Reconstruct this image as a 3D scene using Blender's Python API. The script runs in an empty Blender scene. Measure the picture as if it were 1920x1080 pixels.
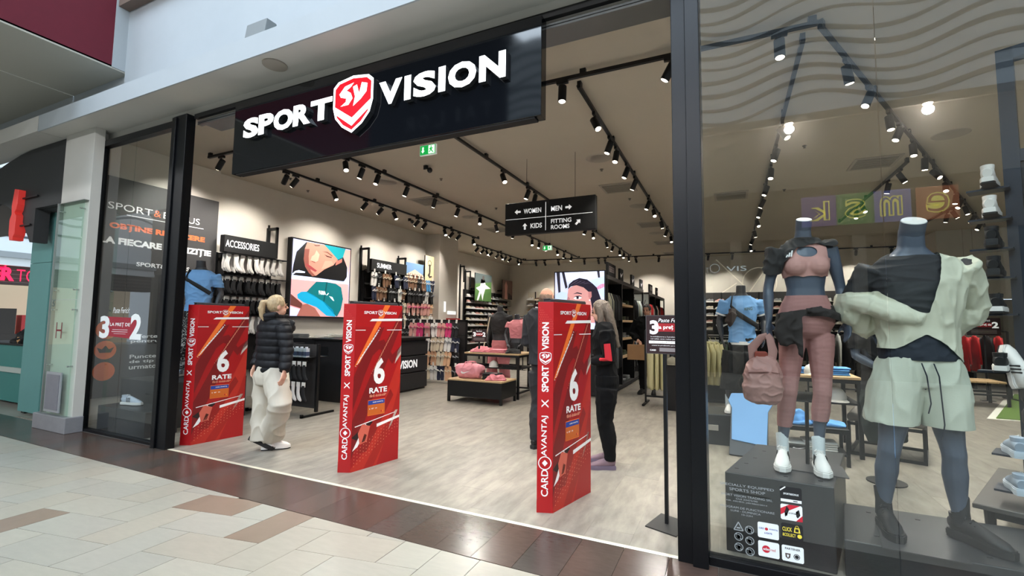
import bpy, bmesh, math, random
from math import sin, cos, pi, radians as R
from mathutils import Vector as V, Matrix, noise
random.seed(7)
scn = bpy.context.scene
col = scn.collection
# ------------------------------------------------------------------ camera, sky, exposure
cd = bpy.data.cameras.new('camera'); cam = bpy.data.objects.new('camera', cd); col.objects.link(cam)
cd.sensor_width = 36.0; cd.lens = 866.77 / 1920 * 36.0; cd.clip_start = 0.05; cd.clip_end = 300
yaw, pitch, roll = -0.437306, 0.0756519, 0.0121010
fw = V((sin(yaw)*cos(pitch), cos(yaw)*cos(pitch), sin(pitch))); rt = V((cos(yaw), -sin(yaw), 0)); up = rt.cross(fw)
r2 = cos(roll)*rt + sin(roll)*up; u2 = -sin(roll)*rt + cos(roll)*up
mw = Matrix((( r2.x, u2.x, -fw.x, 0), (r2.y, u2.y, -fw.y, 0), (r2.z, u2.z, -fw.z, 1.4), (0, 0, 0, 1)))
cam.matrix_world = mw
scn.camera = cam
w = bpy.data.worlds.new('daylight'); scn.world = w; w.use_nodes = True
w.node_tree.nodes['Background'].inputs[0].default_value = (0.74, 0.88, 1.0, 1)
w.node_tree.nodes['Background'].inputs[1].default_value = 1.35
sd = bpy.data.lights.new('skylight_sun', 'SUN'); sd.energy = 3.8; sd.angle = R(42); sd.color = (.74, .87, 1.0)
sun = bpy.data.objects.new('skylight_sun', sd); col.objects.link(sun); sun.rotation_euler = V((-.12, -1, 1.16)).to_track_quat('Z', 'Y').to_euler()
scn.view_settings.view_transform = 'Standard'; scn.view_settings.look = 'None'
scn.view_settings.exposure = 0.15; scn.view_settings.gamma = 1.0
try: scn.view_settings.use_curve_mapping = False
except Exception: pass
LAMP_W = 160.0

# ------------------------------------------------------------------ helpers
def lin(c):
    return tuple(((x/255)/12.92 if x/255 <= .04045 else ((x/255+.055)/1.055)**2.4) for x in c)
MC = {}
WS = bpy.data.scenes.new('workbench')   # scratch scene for evaluating modifiers, removed at the end
def M(name, c=(128,128,128), rough=.6, metal=0, var=0, scale=8, bump=0, emit=0, spec=.5, stretch=None, rnd=0, bscale=None):
    if name in MC: return MC[name]
    m = bpy.data.materials.new(name); m.use_nodes = True; nt = m.node_tree; b = nt.nodes['Principled BSDF']
    L = lin(c); b.inputs['Base Color'].default_value = (*L, 1); b.inputs['Roughness'].default_value = rough
    b.inputs['Metallic'].default_value = metal; b.inputs['Specular IOR Level'].default_value = spec
    m.diffuse_color = (*L, 1)
    if emit:
        b.inputs['Emission Color'].default_value = (*L, 1); b.inputs['Emission Strength'].default_value = emit
    if var or bump or rnd:
        g = nt.nodes.new('ShaderNodeNewGeometry'); mp = nt.nodes.new('ShaderNodeMapping'); nz = nt.nodes.new('ShaderNodeTexNoise')
        nt.links.new(g.outputs['Position'], mp.inputs[0]); nt.links.new(mp.outputs[0], nz.inputs['Vector'])
        if stretch: mp.inputs['Scale'].default_value = stretch
        nz.inputs['Scale'].default_value = scale; nz.inputs['Detail'].default_value = 5; nz.inputs['Roughness'].default_value = .6
        if var or rnd:
            mr = nt.nodes.new('ShaderNodeMapRange'); mr.inputs['From Min'].default_value = .3; mr.inputs['From Max'].default_value = .7
            mr.inputs['To Min'].default_value = 1-var; mr.inputs['To Max'].default_value = 1+var
            nt.links.new(nz.outputs[0], mr.inputs[0])
            hs = nt.nodes.new('ShaderNodeHueSaturation'); hs.inputs['Color'].default_value = (*L, 1)
            out = mr.outputs[0]
            if rnd:
                oi = nt.nodes.new('ShaderNodeObjectInfo'); mr2 = nt.nodes.new('ShaderNodeMapRange')
                mr2.inputs['To Min'].default_value = 1-rnd; mr2.inputs['To Max'].default_value = 1+rnd
                nt.links.new(oi.outputs['Random'], mr2.inputs[0]); mu = nt.nodes.new('ShaderNodeMath'); mu.operation = 'MULTIPLY'
                nt.links.new(out, mu.inputs[0]); nt.links.new(mr2.outputs[0], mu.inputs[1]); out = mu.outputs[0]
            nt.links.new(out, hs.inputs['Value']); nt.links.new(hs.outputs[0], b.inputs['Base Color'])
        if bump:
            n2 = nt.nodes.new('ShaderNodeTexNoise'); n2.inputs['Scale'].default_value = bscale or scale*6; n2.inputs['Detail'].default_value = 4
            nt.links.new(g.outputs['Position'], n2.inputs['Vector'])
            bp = nt.nodes.new('ShaderNodeBump'); bp.inputs['Strength'].default_value = bump; bp.inputs['Distance'].default_value = .01
            nt.links.new(n2.outputs[0], bp.inputs['Height']); nt.links.new(bp.outputs[0], b.inputs['Normal'])
    MC[name] = m; return m
def glass_mat(name, tint, refl=1.7, rough=0):
    m = bpy.data.materials.new(name); m.use_nodes = True; nt = m.node_tree; nt.nodes.clear()
    o = nt.nodes.new('ShaderNodeOutputMaterial'); t = nt.nodes.new('ShaderNodeBsdfTransparent'); g = nt.nodes.new('ShaderNodeBsdfGlossy')
    t.inputs[0].default_value = (*tint, 1); g.inputs[0].default_value = (1,1,1,1); g.inputs['Roughness'].default_value = rough
    f = nt.nodes.new('ShaderNodeFresnel'); f.inputs[0].default_value = refl; mx = nt.nodes.new('ShaderNodeMixShader')
    gm=nt.nodes.new('ShaderNodeNewGeometry'); sb=nt.nodes.new('ShaderNodeMath'); sb.operation='SUBTRACT'; sb.inputs[0].default_value=1; mu=nt.nodes.new('ShaderNodeMath'); mu.operation='MULTIPLY'
    nt.links.new(gm.outputs['Backfacing'],sb.inputs[1]); nt.links.new(sb.outputs[0],mu.inputs[0]); nt.links.new(f.outputs[0],mu.inputs[1])   # the inner face of a pane must not reflect totally
    nt.links.new(mu.outputs[0], mx.inputs[0]); nt.links.new(t.outputs[0], mx.inputs[1]); nt.links.new(g.outputs[0], mx.inputs[2]); nt.links.new(mx.outputs[0], o.inputs[0])
    return m

def tag(o, label=None, cat=None, group=None, kind=None):
    if label: o['label'] = label
    if cat: o['category'] = cat
    if group: o['group'] = group
    if kind: o['kind'] = kind
    return o
def empty(name, loc=(0,0,0), rz=0, label=None, cat=None, group=None):
    o = bpy.data.objects.new(name, None); col.objects.link(o); o.location = loc; o.rotation_euler = (0,0,rz); o.empty_display_size = .1
    return tag(o, label, cat, group)
class MB:
    def __init__(s): s.v=[]; s.f=[]; s.m=[]; s.mats=[]
    def mi(s, mat):
        if mat is None: return 0
        if mat not in s.mats: s.mats.append(mat)
        return s.mats.index(mat)
    def add(s, vs, fs, mat=None, X=None):
        b = len(s.v); k = s.mi(mat)
        for p in vs: s.v.append(tuple(X @ V(p)) if X is not None else tuple(p))
        for f in fs: s.f.append(tuple(b+i for i in f)); s.m.append(k)
        return s
    def box(s, a, b, mat=None, X=None):
        x0,y0,z0 = a; x1,y1,z1 = b
        if x0>x1: x0,x1=x1,x0
        if y0>y1: y0,y1=y1,y0
        if z0>z1: z0,z1=z1,z0
        vs=[(x0,y0,z0),(x1,y0,z0),(x1,y1,z0),(x0,y1,z0),(x0,y0,z1),(x1,y0,z1),(x1,y1,z1),(x0,y1,z1)]
        return s.add(vs,[(0,3,2,1),(4,5,6,7),(0,1,5,4),(1,2,6,5),(2,3,7,6),(3,0,4,7)],mat,X)
    def cbox(s, a, b, e=.006, mat=None, X=None):
        # box with a chamfer running round its top and sides
        x0,y0,z0=a; x1,y1,z1=b
        ring=lambda i,z:[(x0+i,y0+i,z),(x1-i,y0+i,z),(x1-i,y1-i,z),(x0+i,y1-i,z)]
        vs=ring(e,z0)+ring(0,z0+e)+ring(0,z1-e)+ring(e,z1); fs=[(3,2,1,0),(12,13,14,15)]
        for k in range(3):
            for i in range(4): j=(i+1)%4; fs.append((4*k+i,4*k+j,4*k+4+j,4*k+4+i))
        return s.add(vs,fs,mat,X)
    def loft(s, pts, rad, n=12, ref=(1,0,0), mat=None, X=None, sq=0):
        pts=[V(p) for p in pts]; b=[]; vs=[]; fs=[]
        for i,p in enumerate(pts):
            t=(pts[min(i+1,len(pts)-1)]-pts[max(i-1,0)]).normalized(); r=V(ref); u=(r-t*r.dot(t))
            if u.length<1e-4: u=V((0,1,0))-t*t.y
            u.normalize(); w_=t.cross(u); ra=rad[i]; ra=(ra,ra) if not isinstance(ra,tuple) else ra
            for k in range(n):
                a=2*pi*k/n; c_,s_=cos(a),sin(a)
                if sq: c_=math.copysign(abs(c_)**sq,c_); s_=math.copysign(abs(s_)**sq,s_)
                vs.append(p+u*ra[0]*c_+w_*ra[1]*s_)
        for i in range(len(pts)-1):
            for k in range(n): j=(k+1)%n; fs.append((i*n+k,i*n+j,i*n+n+j,i*n+n+k))
        fs.append(tuple(range(n-1,-1,-1))); fs.append(tuple((len(pts)-1)*n+k for k in range(n)))
        return s.add(vs,fs,mat,X)
    def cyl(s,a,b,r,n=14,mat=None,X=None): return s.loft([a,b],[r,r],n,mat=mat,X=X)
    def ell(s,c,r,n=12,mat=None,X=None):
        c=V(c); pts=[];rad=[]
        m=8
        for i in range(m+1):
            t=-cos(pi*i/m); q=max(sin(pi*i/m),.06); pts.append(c+V((0,0,r[2]*t))); rad.append((r[0]*q,r[1]*q))
        return s.loft(pts,rad,n,mat=mat,X=X)
    def prism(s,poly,z0,z1,mat=None,X=None):
        n=len(poly); A=sum(poly[i][0]*poly[(i+1)%n][1]-poly[(i+1)%n][0]*poly[i][1] for i in range(n))
        if A<0: poly=poly[::-1]
        vs=[(x,y,z0) for x,y in poly]+[(x,y,z1) for x,y in poly]
        fs=[tuple(range(n-1,-1,-1)),tuple(range(n,2*n))]+[(i,(i+1)%n,n+(i+1)%n,n+i) for i in range(n)]
        return s.add(vs,fs,mat,X)
    def mesh(s,name,mat=None,smooth=False):
        me=bpy.data.meshes.new(name); me.from_pydata(s.v,[],s.f)
        for m_ in (s.mats or [mat]):
            if m_: me.materials.append(m_)
        if s.mats: me.polygons.foreach_set('material_index',s.m)
        if smooth: me.polygons.foreach_set('use_smooth',[True]*len(s.f))
        me.update(); return me
    def build(s,name,mat=None,parent=None,smooth=False,bevel=0,kind=None,label=None):
        o=bpy.data.objects.new(name,s.mesh(name,mat,smooth)); col.objects.link(o)
        if parent: o.parent=parent
        if smooth: autosmooth(o.data)
        if bevel:
            m_=o.modifiers.new('b','BEVEL'); m_.width=bevel; m_.segments=2; m_.limit_method='ANGLE'
        return tag(o,label,kind=kind)
def autosmooth(me,ang=40):
    bm=bmesh.new(); bm.from_mesh(me)
    for e in bm.edges:
        if len(e.link_faces)==2 and e.calc_face_angle(0)>R(ang): e.smooth=False
    bm.to_mesh(me); bm.free()
def push(me,fn):
    n=len(me.vertices); co=[0.0]*(3*n); no=[0.0]*(3*n)
    me.vertices.foreach_get('co',co); me.vertices.foreach_get('normal',no)
    for i in range(0,3*n,3):
        d=fn((co[i],co[i+1],co[i+2])); co[i]+=no[i]*d; co[i+1]+=no[i+1]*d; co[i+2]+=no[i+2]*d
    me.vertices.foreach_set('co',co); me.update()
def fuse(mb,voxel=.008,sm=4,fold=0,ff=9,stretch=(1,1,.45),seed=0,cut=None):
    """one continuous skin over overlapping lofts"""
    o=bpy.data.objects.new('tmp',mb.mesh('tmp')); WS.collection.objects.link(o)
    m_=o.modifiers.new('r','REMESH'); m_.mode='VOXEL'; m_.voxel_size=voxel; m_.use_smooth_shade=True
    if sm: k=o.modifiers.new('s','SMOOTH'); k.iterations=sm; k.factor=.5
    vl=WS.view_layers[0]; vl.update(); me=bpy.data.meshes.new_from_object(o.evaluated_get(vl.depsgraph))
    bpy.data.objects.remove(o)
    if fold:
        off=V((seed*3.1,seed*1.7,0))
        def fn(c):
            d=1-abs(noise.noise(V((c[0]*stretch[0],c[1]*stretch[1],c[2]*stretch[2]))*ff+off))*2.4; return fold*d*abs(d)
        push(me,fn)
    if cut:
        bm=bmesh.new(); bm.from_mesh(me)
        bmesh.ops.delete(bm,geom=[v for v in bm.verts if cut(v.co)],context='VERTS')
        for _ in range(6):
            be=[v for v in bm.verts if any(e.is_boundary for e in v.link_edges)]; new={}
            for v in be:
                nb=[e.other_vert(v).co for e in v.link_edges if e.is_boundary]
                if len(nb)==2: new[v]=(v.co*2+nb[0]+nb[1])/4
            for v,c in new.items(): v.co=c
        bm.to_mesh(me); bm.free()
    me.polygons.foreach_set('use_smooth',[True]*len(me.polygons)); return me
def put(me,name,mat,parent,loc=(0,0,0),rz=0,label=None):
    if mat: me.materials.clear(); me.materials.append(mat)
    o=bpy.data.objects.new(name,me); col.objects.link(o); o.parent=parent; o.location=loc; o.rotation_euler=(0,0,rz); return tag(o,label)
def inst(o,loc,rot=(0,0,0),label=None,scale=None,parent=None):
    c=o.copy(); col.objects.link(c)
    if parent is not None: c.parent=parent
    c.location=loc; c.rotation_euler=rot
    if scale: c.scale=scale
    if label: c['label']=label
    for ch in o.children:
        d=ch.copy(); col.objects.link(d); d.parent=c
        for g in ch.children: e=g.copy(); col.objects.link(e); e.parent=d
    return c
ORD=['first','second','third','fourth','fifth','sixth','seventh','eighth','ninth','tenth','eleventh','twelfth','thirteenth','fourteenth','fifteenth','sixteenth','seventeenth','eighteenth','nineteenth','twentieth']
def od(i):
    if i<20: return ORD[i]
    t=['twenty','thirty'][(i+1)//10-2] if (i+1)%10 else ['twentieth','thirtieth'][(i+1)//10-2]
    return t if not (i+1)%10 else t+'-'+ORD[(i+1)%10-1]
# text ------------------------------------------------------------
TC={}
def glyphs(s,bold=.02,shear=0,spacing=1.0,script=False):
    k=(s,bold,shear,spacing)
    if k in TC: return TC[k]
    c=bpy.data.curves.new('t','FONT'); c.body=s; c.offset=bold; c.shear=shear; c.space_character=spacing; c.resolution_u=3
    o=bpy.data.objects.new('t',c); WS.collection.objects.link(o); vl=WS.view_layers[0]; vl.update()
    me=bpy.data.meshes.new_from_object(o.evaluated_get(vl.depsgraph)); bpy.data.objects.remove(o)
    vs=[v.co.copy() for v in me.vertices]; fs=[tuple(p.vertices) for p in me.polygons]
    if not vs: vs=[V((0,0,0)),V((1,1,0))]
    x0=min(v.x for v in vs);x1=max(v.x for v in vs);y0=min(v.y for v in vs);y1=max(v.y for v in vs)
    vs=[((v.x-x0)/(x1-x0),(v.y-y0)/max(y1-y0,1e-5)) for v in vs]
    TC[k]=(vs,fs,(x1-x0)/max(y1-y0,1e-5)); return TC[k]
class Canvas:
    """flat print on a plane: origin o, unit right u, unit up v, size w x h"""
    def __init__(s,o,u,v,w,h,step=.0006):
        s.o=V(o);s.u=V(u).normalized();s.v_=V(v).normalized();s.n=s.u.cross(s.v_);s.w=w;s.h=h;s.mb=MB();s.k=0;s.step=step
    clamp=False
    def P(s,x,y,k):
        if s.clamp: x,y=min(max(x,0),1),min(max(y,0),1)
        return s.o+s.u*(x*s.w)+s.v_*(y*s.h)+s.n*(s.step*(k+1))
    def poly(s,pts,mat,k=None):
        k=s.k if k is None else k
        s.mb.add([s.P(x,y,k) for x,y in pts],[tuple(range(len(pts)))],mat)
    def rect(s,x0,y0,x1,y1,mat,k=None): s.poly([(x0,y0),(x1,y0),(x1,y1),(x0,y1)],mat,k)
    def up(s,n=1): s.k+=n; return s
    def disc(s,x,y,r,mat,k=None,ry=None,n=20,a0=0,a1=2*pi): # r in metres
        s.poly([(x+r*cos(a0+(a1-a0)*i/n)/s.w,y+(ry or r)*sin(a0+(a1-a0)*i/n)/s.h) for i in range(n)],mat,k)
    def ring(s,x,y,r,t,mat,k=None,n=24):
        k=s.k if k is None else k
        for i in range(n):
            a,b=2*pi*i/n,2*pi*(i+1)/n
            s.poly([(x+q*cos(c)/s.w,y+q*sin(c)/s.h) for q,c in ((r,a),(r,b),(r-t,b),(r-t,a))],mat,k)
    def line(s,x0,y0,x1,y1,t,mat,k=None):
        dx=(x1-x0)*s.w;dy=(y1-y0)*s.h;l=math.hypot(dx,dy) or 1;nx,ny=-dy/l*t/2/s.w,dx/l*t/2/s.h
        s.poly([(x0-nx,y0-ny),(x1-nx,y1-ny),(x1+nx,y1+ny),(x0+nx,y0+ny)],mat,k)
    def text(s,t,x,y,w,h,mat,k=None,bold=.02,shear=0,spacing=1.0,rot=False,depth=0,mb=None):
        k=s.k if k is None else k; vs,fs,a=glyphs(t,bold,shear,spacing); mb=mb or s.mb
        q=[s.P(x+(1-vy)*w,y+vx*h,k) if rot else s.P(x+vx*w,y+vy*h,k) for vx,vy in vs]
        mb.add(q,fs,mat)
    def shield(s,x,y,w,h,outer,red,white,k=None,rot=False):
        k=s.k if k is None else k
        sh=[(0,.86),(.12,.95),(.5,1),(.88,.95),(1,.86),(1,.5),(.93,.3),(.75,.13),(.5,0),(.25,.13),(.07,.3),(0,.5)]
        f=(lambda p:(x+(1-p[1])*w,y+p[0]*h)) if rot else (lambda p:(x+p[0]*w,y+p[1]*h))
        sc=lambda q:[(.5+(a-.5)*q,.5+(b-.5)*q) for a,b in sh]
        s.poly([f(p) for p in sh],outer,k); s.poly([f(p) for p in sc(.9)],red,k+1)
        s.poly([f(p) for p in [(.04,.52),(.5,.26),(.96,.52),(.93,.38),(.5,.12),(.07,.38)]],white,k+2)
        s.poly([f(p) for p in [(.16,.72),(.3,.84),(.52,.87),(.44,.8),(.34,.76),(.45,.7),(.5,.6),(.4,.5),(.2,.5),(.33,.56),(.34,.62),(.2,.66)]],white,k+2)
        s.poly([f(p) for p in [(.5,.8),(.6,.82),(.66,.66),(.72,.84),(.86,.8),(.84,.66),(.7,.55),(.52,.46),(.56,.62)]],white,k+2)
    def build(s,name,parent=None,kind=None,label=None): return s.mb.build(name,None,parent,kind=kind,label=label)

# ------------------------------------------------------------------ materials
BLK=M('black_metal',(18,19,21),.42,.3); BLKM=M('black_matte',(20,20,22),.75); FRAME=M('black_frame',(14,16,20),.35,.5)
WHITEW=M('white_plaster',(168,175,180),.85,var=.02,scale=3,bump=.05); STOREW=M('store_wall_paint',(212,206,196),.9,var=.03,scale=2,bump=.03)
CEIL=M('ceiling_paint',(188,178,162),.9,var=.02,scale=1.5); MAROON=M('maroon_paint',(98,18,38),.8,var=.05)
GLOSS=M('sign_black_gloss',(7,9,14),.06,0,spec=.6); LIT=M('sign_letter_light',(255,255,255),.5,emit=1.6); LITR=M('sign_red_light',(205,0,22),.6,emit=.85,spec=.2)
RED=M('gate_red',(172,10,18),.42); DRED=M('gate_dark_red',(118,8,14),.45); ORED=M('gate_orange_red',(180,38,26),.45); WH=M('print_white',(238,238,238),.5)
ORG=M('print_orange',(232,112,38),.5); PBLK=M('print_black',(30,12,14),.5); PPINK=M('print_pale_red',(206,96,78),.5); BLUE=M('print_blue',(28,60,150),.5)
GREY=M('grey_mannequin',(74,83,98),.4,var=.03); GREYD=M('dark_grey_mannequin',(58,58,62),.45)
WOOD=M('light_wood',(190,160,120),.55,var=.15,scale=6,stretch=(1,8,8)); CHROME=M('chrome',(200,200,200),.2,1)
GLASS=glass_mat('shop_glass',(.90,.92,.91),1.85); GLASSL=glass_mat('shop_glass_side',(.90,.93,.93),1.7); CLAD=glass_mat('cladding_glass',(.88,.97,.93),1.8)
LENS=M('lamp_lens',(255,240,215),.3,emit=14); MINT=M('mint',(150,190,175),.7)
SKIN=M('skin',(205,150,125),.55); TAN=M('skin_tan',(178,128,104),.55)

# ------------------------------------------------------------------ structure: mall
def S(name,mb,mat,bevel=0,parent=None): o=mb.build(name,mat,parent,bevel=bevel); o['kind']='structure'; return o
H=3.95
FT=M('floor_screed',(150,146,138),.6)
mf=S('floor_mall',MB().box((-34,-9.6,-.06),(30,3.02,-.012)).box((-34,3.02,-.06),(-8.0,22,-.012)),M('mall_floor_far',(154,152,143),.32,var=.06,scale=1.5))
def clip(poly,test,inter):
    out=[]
    for i,p in enumerate(poly):
        q=poly[(i+1)%len(poly)]
        if test(p): out.append(p)
        if test(p)!=test(q): out.append(inter(p,q))
    return out
def clipy(poly,Y,below=True):
    return clip(poly,(lambda p:p[1]<=Y) if below else (lambda p:p[1]>=Y),lambda p,q:(p[0]+(q[0]-p[0])*(Y-p[1])/(q[1]-p[1]),Y))
CT=[M('cream_tile_%s'%n,c,.3,var=.05,scale=9,stretch=(1,3,1),rnd=.035,bump=.02) for n,c in (('pale',(160,157,145)),('warm',(158,153,140)),('grey',(154,152,142)))]
BT=[M('brown_tile_%s'%n,c,.22,var=.1,scale=14,stretch=(1,3,1),rnd=.1,bump=.03) for n,c in (('umber',(76,64,57)),('red',(78,62,55)),('grey',(72,65,60)))]
TAUPE=M('taupe_tile',(128,112,98),.3,var=.06,scale=9,rnd=.03)
def node(i,j): return (-3.51+.27*i-.005*j,1.645+.0475*i+.282*j)
def tile(poly,mat,z1=0.0,th=.012,e=.003):
    cx=sum(p[0] for p in poly)/len(poly);cy=sum(p[1] for p in poly)/len(poly)
    g=[]
    for x,y in poly:
        d=math.hypot(x-cx,y-cy); g.append((cx+(x-cx)*(1-e/d),cy+(y-cy)*(1-e/d)))
    o=MB().prism([(x-cx,y-cy) for x,y in g],-th,0).build('tile',mat,mf); o.location=(cx,cy,z1); return o
cnt=0
for j in range(-14,9):
    for i in range(-26,13):
        k=(i+j+3)%4
        if k==0: c=[node(i,j),node(i+2,j),node(i+2,j+1),node(i,j+1)]
        elif k==2: c=[node(i,j),node(i+1,j),node(i+1,j+2),node(i,j+2)]
        else: continue
        mx=sum(p[0] for p in c)/4; my=sum(p[1] for p in c)/4
        # only where the picture can see it
        if my< .42-.0*mx or mx>-.1 or mx<-9.6 or my<(-.26*mx+.02) and mx>-6 and my<1.0: pass
        if my<.55 or mx>.4 or mx<-9.8: continue
        c=clipy(c,2.508)
        if len(c)<3 or max(p[1] for p in c)<.45: continue
        a=abs(sum(c[q][0]*c[(q+1)%len(c)][1]-c[(q+1)%len(c)][0]*c[q][1] for q in range(len(c))))/2
        if a<.0015: continue
        tp=(-3.1<mx<-2.6 and 2.1<my<2.35 and k==0) or (-2.98<mx<-2.4 and 2.1<my<2.5 and k==2) or (abs(mx+4.4)<.15 and my<1.5 and k==2) or (-3.6<mx<-3.3 and 2.3<my)
        tile(c,TAUPE if tp else random.choice(CT)); cnt+=1
x=-9.8
while x<1.9:
    tile([(x,2.512),(x+.27,2.512),(x+.27,3.05),(x,3.05)],random.choice(BT)); x+=.27
S('trim_1',MB().cbox((-5.49,3.05,-.02),(-.3,3.082,.003),.003),M('threshold_metal',(222,214,192),.35,.2))
# interior floor
PL=[M('vinyl_%s'%n,c,.38,var=.30,scale=7,stretch=(1.6,.45,1),rnd=.02,bump=.02) for n,c in (('ash',(134,128,118)),('pale',(138,132,121)),('grey',(130,125,115)))]
fl=S('floor',MB().box((-9.2,3.083,-.06),(12.2,18.8,-.0105)).box((-9.2,3.0835,-.0105),(-6.6,18.8,-.0005)).box((-6.6,10.0,-.0105),(12.2,18.8,-.0005)).box((3.0,3.0835,-.0105),(12.2,10.0,-.0005)),
     M('vinyl_far',(134,128,118),.38,var=.30,scale=7,stretch=(1.6,.45,1),bump=.02))
pm=[MB().cbox((0,0,-.01),(.2995,1.2,0),.0006).mesh('plank',m_) for m_ in PL]
for i in range(32):
    x0=-6.6+.3*i; y=3.084-(i*.37%1.2)
    while y<10.0:
        ya=max(y,3.084); yb=min(y+1.198,9.999)
        if yb-ya>.05:
            o=bpy.data.objects.new('plank',random.choice(pm)); col.objects.link(o); o.parent=fl; o.location=(x0,ya,0); o.scale=(1,(yb-ya)/1.2,1)
        y+=1.2
# ceiling & walls of the store
S('ceiling',MB().box((-9.2,3.2,H),(12.2,18.8,H+.1)),CEIL)
S('wall_left',MB().box((-8.2,4.97,0),(-8.0,11.1,H)).box((-8.2,3.1,0),(-7.93,4.97,H)),STOREW)
S('wall_left_pillar',MB().box((-8.95,11.1,0),(-7.5,12.1,H)),STOREW,.01)
S('wall_left_rear',MB().box((-9.0,12.1,0),(-8.8,18.8,H)),STOREW)
S('wall_back',MB().box((-9.2,18.5,0),(5.0,18.7,H)),STOREW)
S('wall_back_right',MB().box((5.0,15.6,0),(5.85,15.75,H)).box((5.0,15.75,0),(5.1,18.5,H)).box((6.75,15.6,0),(12.2,15.75,H)).box((5.85,15.6,2.15),(6.75,15.75,H)),STOREW)
S('door_1',MB().box((5.87,15.64,0),(6.73,15.7,2.13)).cyl((5.97,15.6,1.05),(5.97,15.64,1.05),.03),M('grey_door',(142,138,130),.6))
S('wall_right',MB().box((12.0,3.1,0),(12.2,15.7,H)),STOREW)
S('baseboard_back',MB().box((5.0,15.58,0),(5.85,15.6,.1)).box((6.75,15.58,0),(12,15.6,.1)).box((-8.8,18.48,0),(5,18.5,.1)),BLKM)
# facade
BH=M('bulkhead_plaster',(196,194,188),.85,var=.02,scale=3)
S('wall_front_bulkhead',MB().box((-8.41,3.14,3.70),(9,3.24,4.05)),BH)
S('ceiling_soffit',MB().box((-8.17,2.715,3.84),(14,3.14,3.86)),BH)
S('wall_fascia_band',MB().box((-8.165,2.70,3.835),(14,2.715,4.05)).box((-8.165,2.715,4.03),(14,3.1,4.05)),WHITEW)
S('wall_fascia_band_left',MB().box((-24,2.70,3.842),(-8.185,3.1,4.05)),BH)
S('trim_2',MB().box((-8.185,2.705,3.846),(-8.165,3.1,4.045)),M('joint_grey',(110,108,100),.9))
S('wall_upper',MB().box((-7.05,3.1,4.05),(14,3.3,5.42)).box((-24,3.14,4.05),(-7.05,3.3,4.62)),WHITEW)
S('wall_upper_return',MB().box((-7.25,2.96,4.6),(-7.05,3.12,6.6)),WHITEW)
S('ceiling_upper_soffit',MB().box((-7.05,2.98,5.42),(14,3.3,5.6)),M('soffit_brown',(120,104,94),.9))
S('wall_wing_red',MB().box((-7.25,-1.5,4.6),(-7.06,2.96,6.6)),MAROON)
S('ceiling_wing',MB().box((-24,-1.5,4.58),(-8.48,3.14,4.62)).box((-8.46,-1.5,4.58),(-7.06,3.14,4.62)),M('wing_soffit',(178,176,166),.9))
# column beside the shop
S('wall_column',MB().box((-8.02,2.94,.17),(-7.28,3.05,3.84)).box((-8.02,3.05,.0),(-7.415,3.14,3.84)),BH,.003)
S('trim_3',MB().box((-8.08,2.865,0),(-7.25,3.045,.19)),M('grey_stone',(132,132,136),.35,var=.08,scale=12),.006)
cl=S('wall_column_cladding',MB().box((-7.93,2.89,.20),(-7.30,2.905,1.62)).box((-7.93,2.89,1.63),(-7.30,2.905,2.88)),CLAD)
fx=MB()
for x_ in (-7.87,-7.36):
    for z_ in (.8,1.5,1.75,2.78): fx.cyl((x_,2.882,z_),(x_,2.94,z_),.010)
fx.build('fixing_pin',CHROME,cl)
fx=MB().box((-7.94,2.88,.20),(-7.925,2.94,2.89)).box((-7.94,2.885,2.88),(-7.29,2.94,2.888)); fx.build('edge_profile',M('alu_grey',(150,152,150),.4,.6),cl)
c=Canvas((-7.72,2.888,1.14),(1,0,0),(0,0,1),.2,.2); c.text('H',0,0,.75,1,M('print_burgundy',(120,20,40),.5),bold=-.01); c.text('5',-.8,2.0,.3,.4,M('print_grey',(90,100,96),.5)); c.build('lettering',cl)
S('wall_column_niche',MB().box((-7.84,2.876,.23),(-7.46,2.889,.72)),M('niche_frame',(150,152,156),.5))
MB().box((-7.81,2.87,.26),(-7.49,2.877,.69)).build('niche_panel',M('niche_grey',(118,118,126),.5,var=.06),cl)

# --- frames and glass
def frame(name,bars,parent=None):
    m=MB()
    for a,b in bars: m.box(a,b)
    return S(name,m,FRAME,.003,parent)
wl=frame('window_1',[((-7.41,3.05,0),(-7.33,3.13,3.7)),((-7.41,3.05,3.62),(-5.73,3.13,3.70)),((-7.41,3.05,0),(-5.73,3.12,.035))])
S('trim_4',MB().box((-5.73,3.02,0),(-5.49,3.12,3.72)).box((-5.73,3.0,0),(-5.66,3.02,3.70)),FRAME,.004)
for i,(a,b) in enumerate(((-7.33,-6.62),(-6.615,-5.73))):
    MB().box((a,3.085,.035),(b,3.095,3.62)).build('pane',GLASSL,wl)
S('trim_5',MB().box((-.30,3.02,0),(-.13,3.3,3.84)).box((-.215,2.99,0),(-.13,3.02,3.84)),FRAME,.004)
wr=frame('window_2',[((-.13,3.05,0),(7.0,3.13,.05)),((-.13,3.05,3.70),(7.0,3.13,3.84))])
for a,b in ((-.13,.772),(.776,2.2),(2.204,4.5),(4.504,7.0)): MB().box((a,3.085,.05),(b,3.095,3.70)).build('pane',GLASS,wr)
S('trim_6',MB().box((-5.49,3.1,3.69),(-.30,3.14,3.74)),BLK)
so=S('trim_7',MB().box((-5.49,3.2,3.66),(-.30,3.42,3.72)),M('shutter_aluminium',(120,122,124),.35,.8),.01)
for k in range(2): MB().cbox((-5.49,3.14,3.63+k*.024),(-.30,3.19,3.648+k*.024),.004).build('slat',MC['shutter_aluminium'],so)
frame('trim_8',[((7.0,3.02,0),(7.15,3.3,3.84))])
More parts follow.
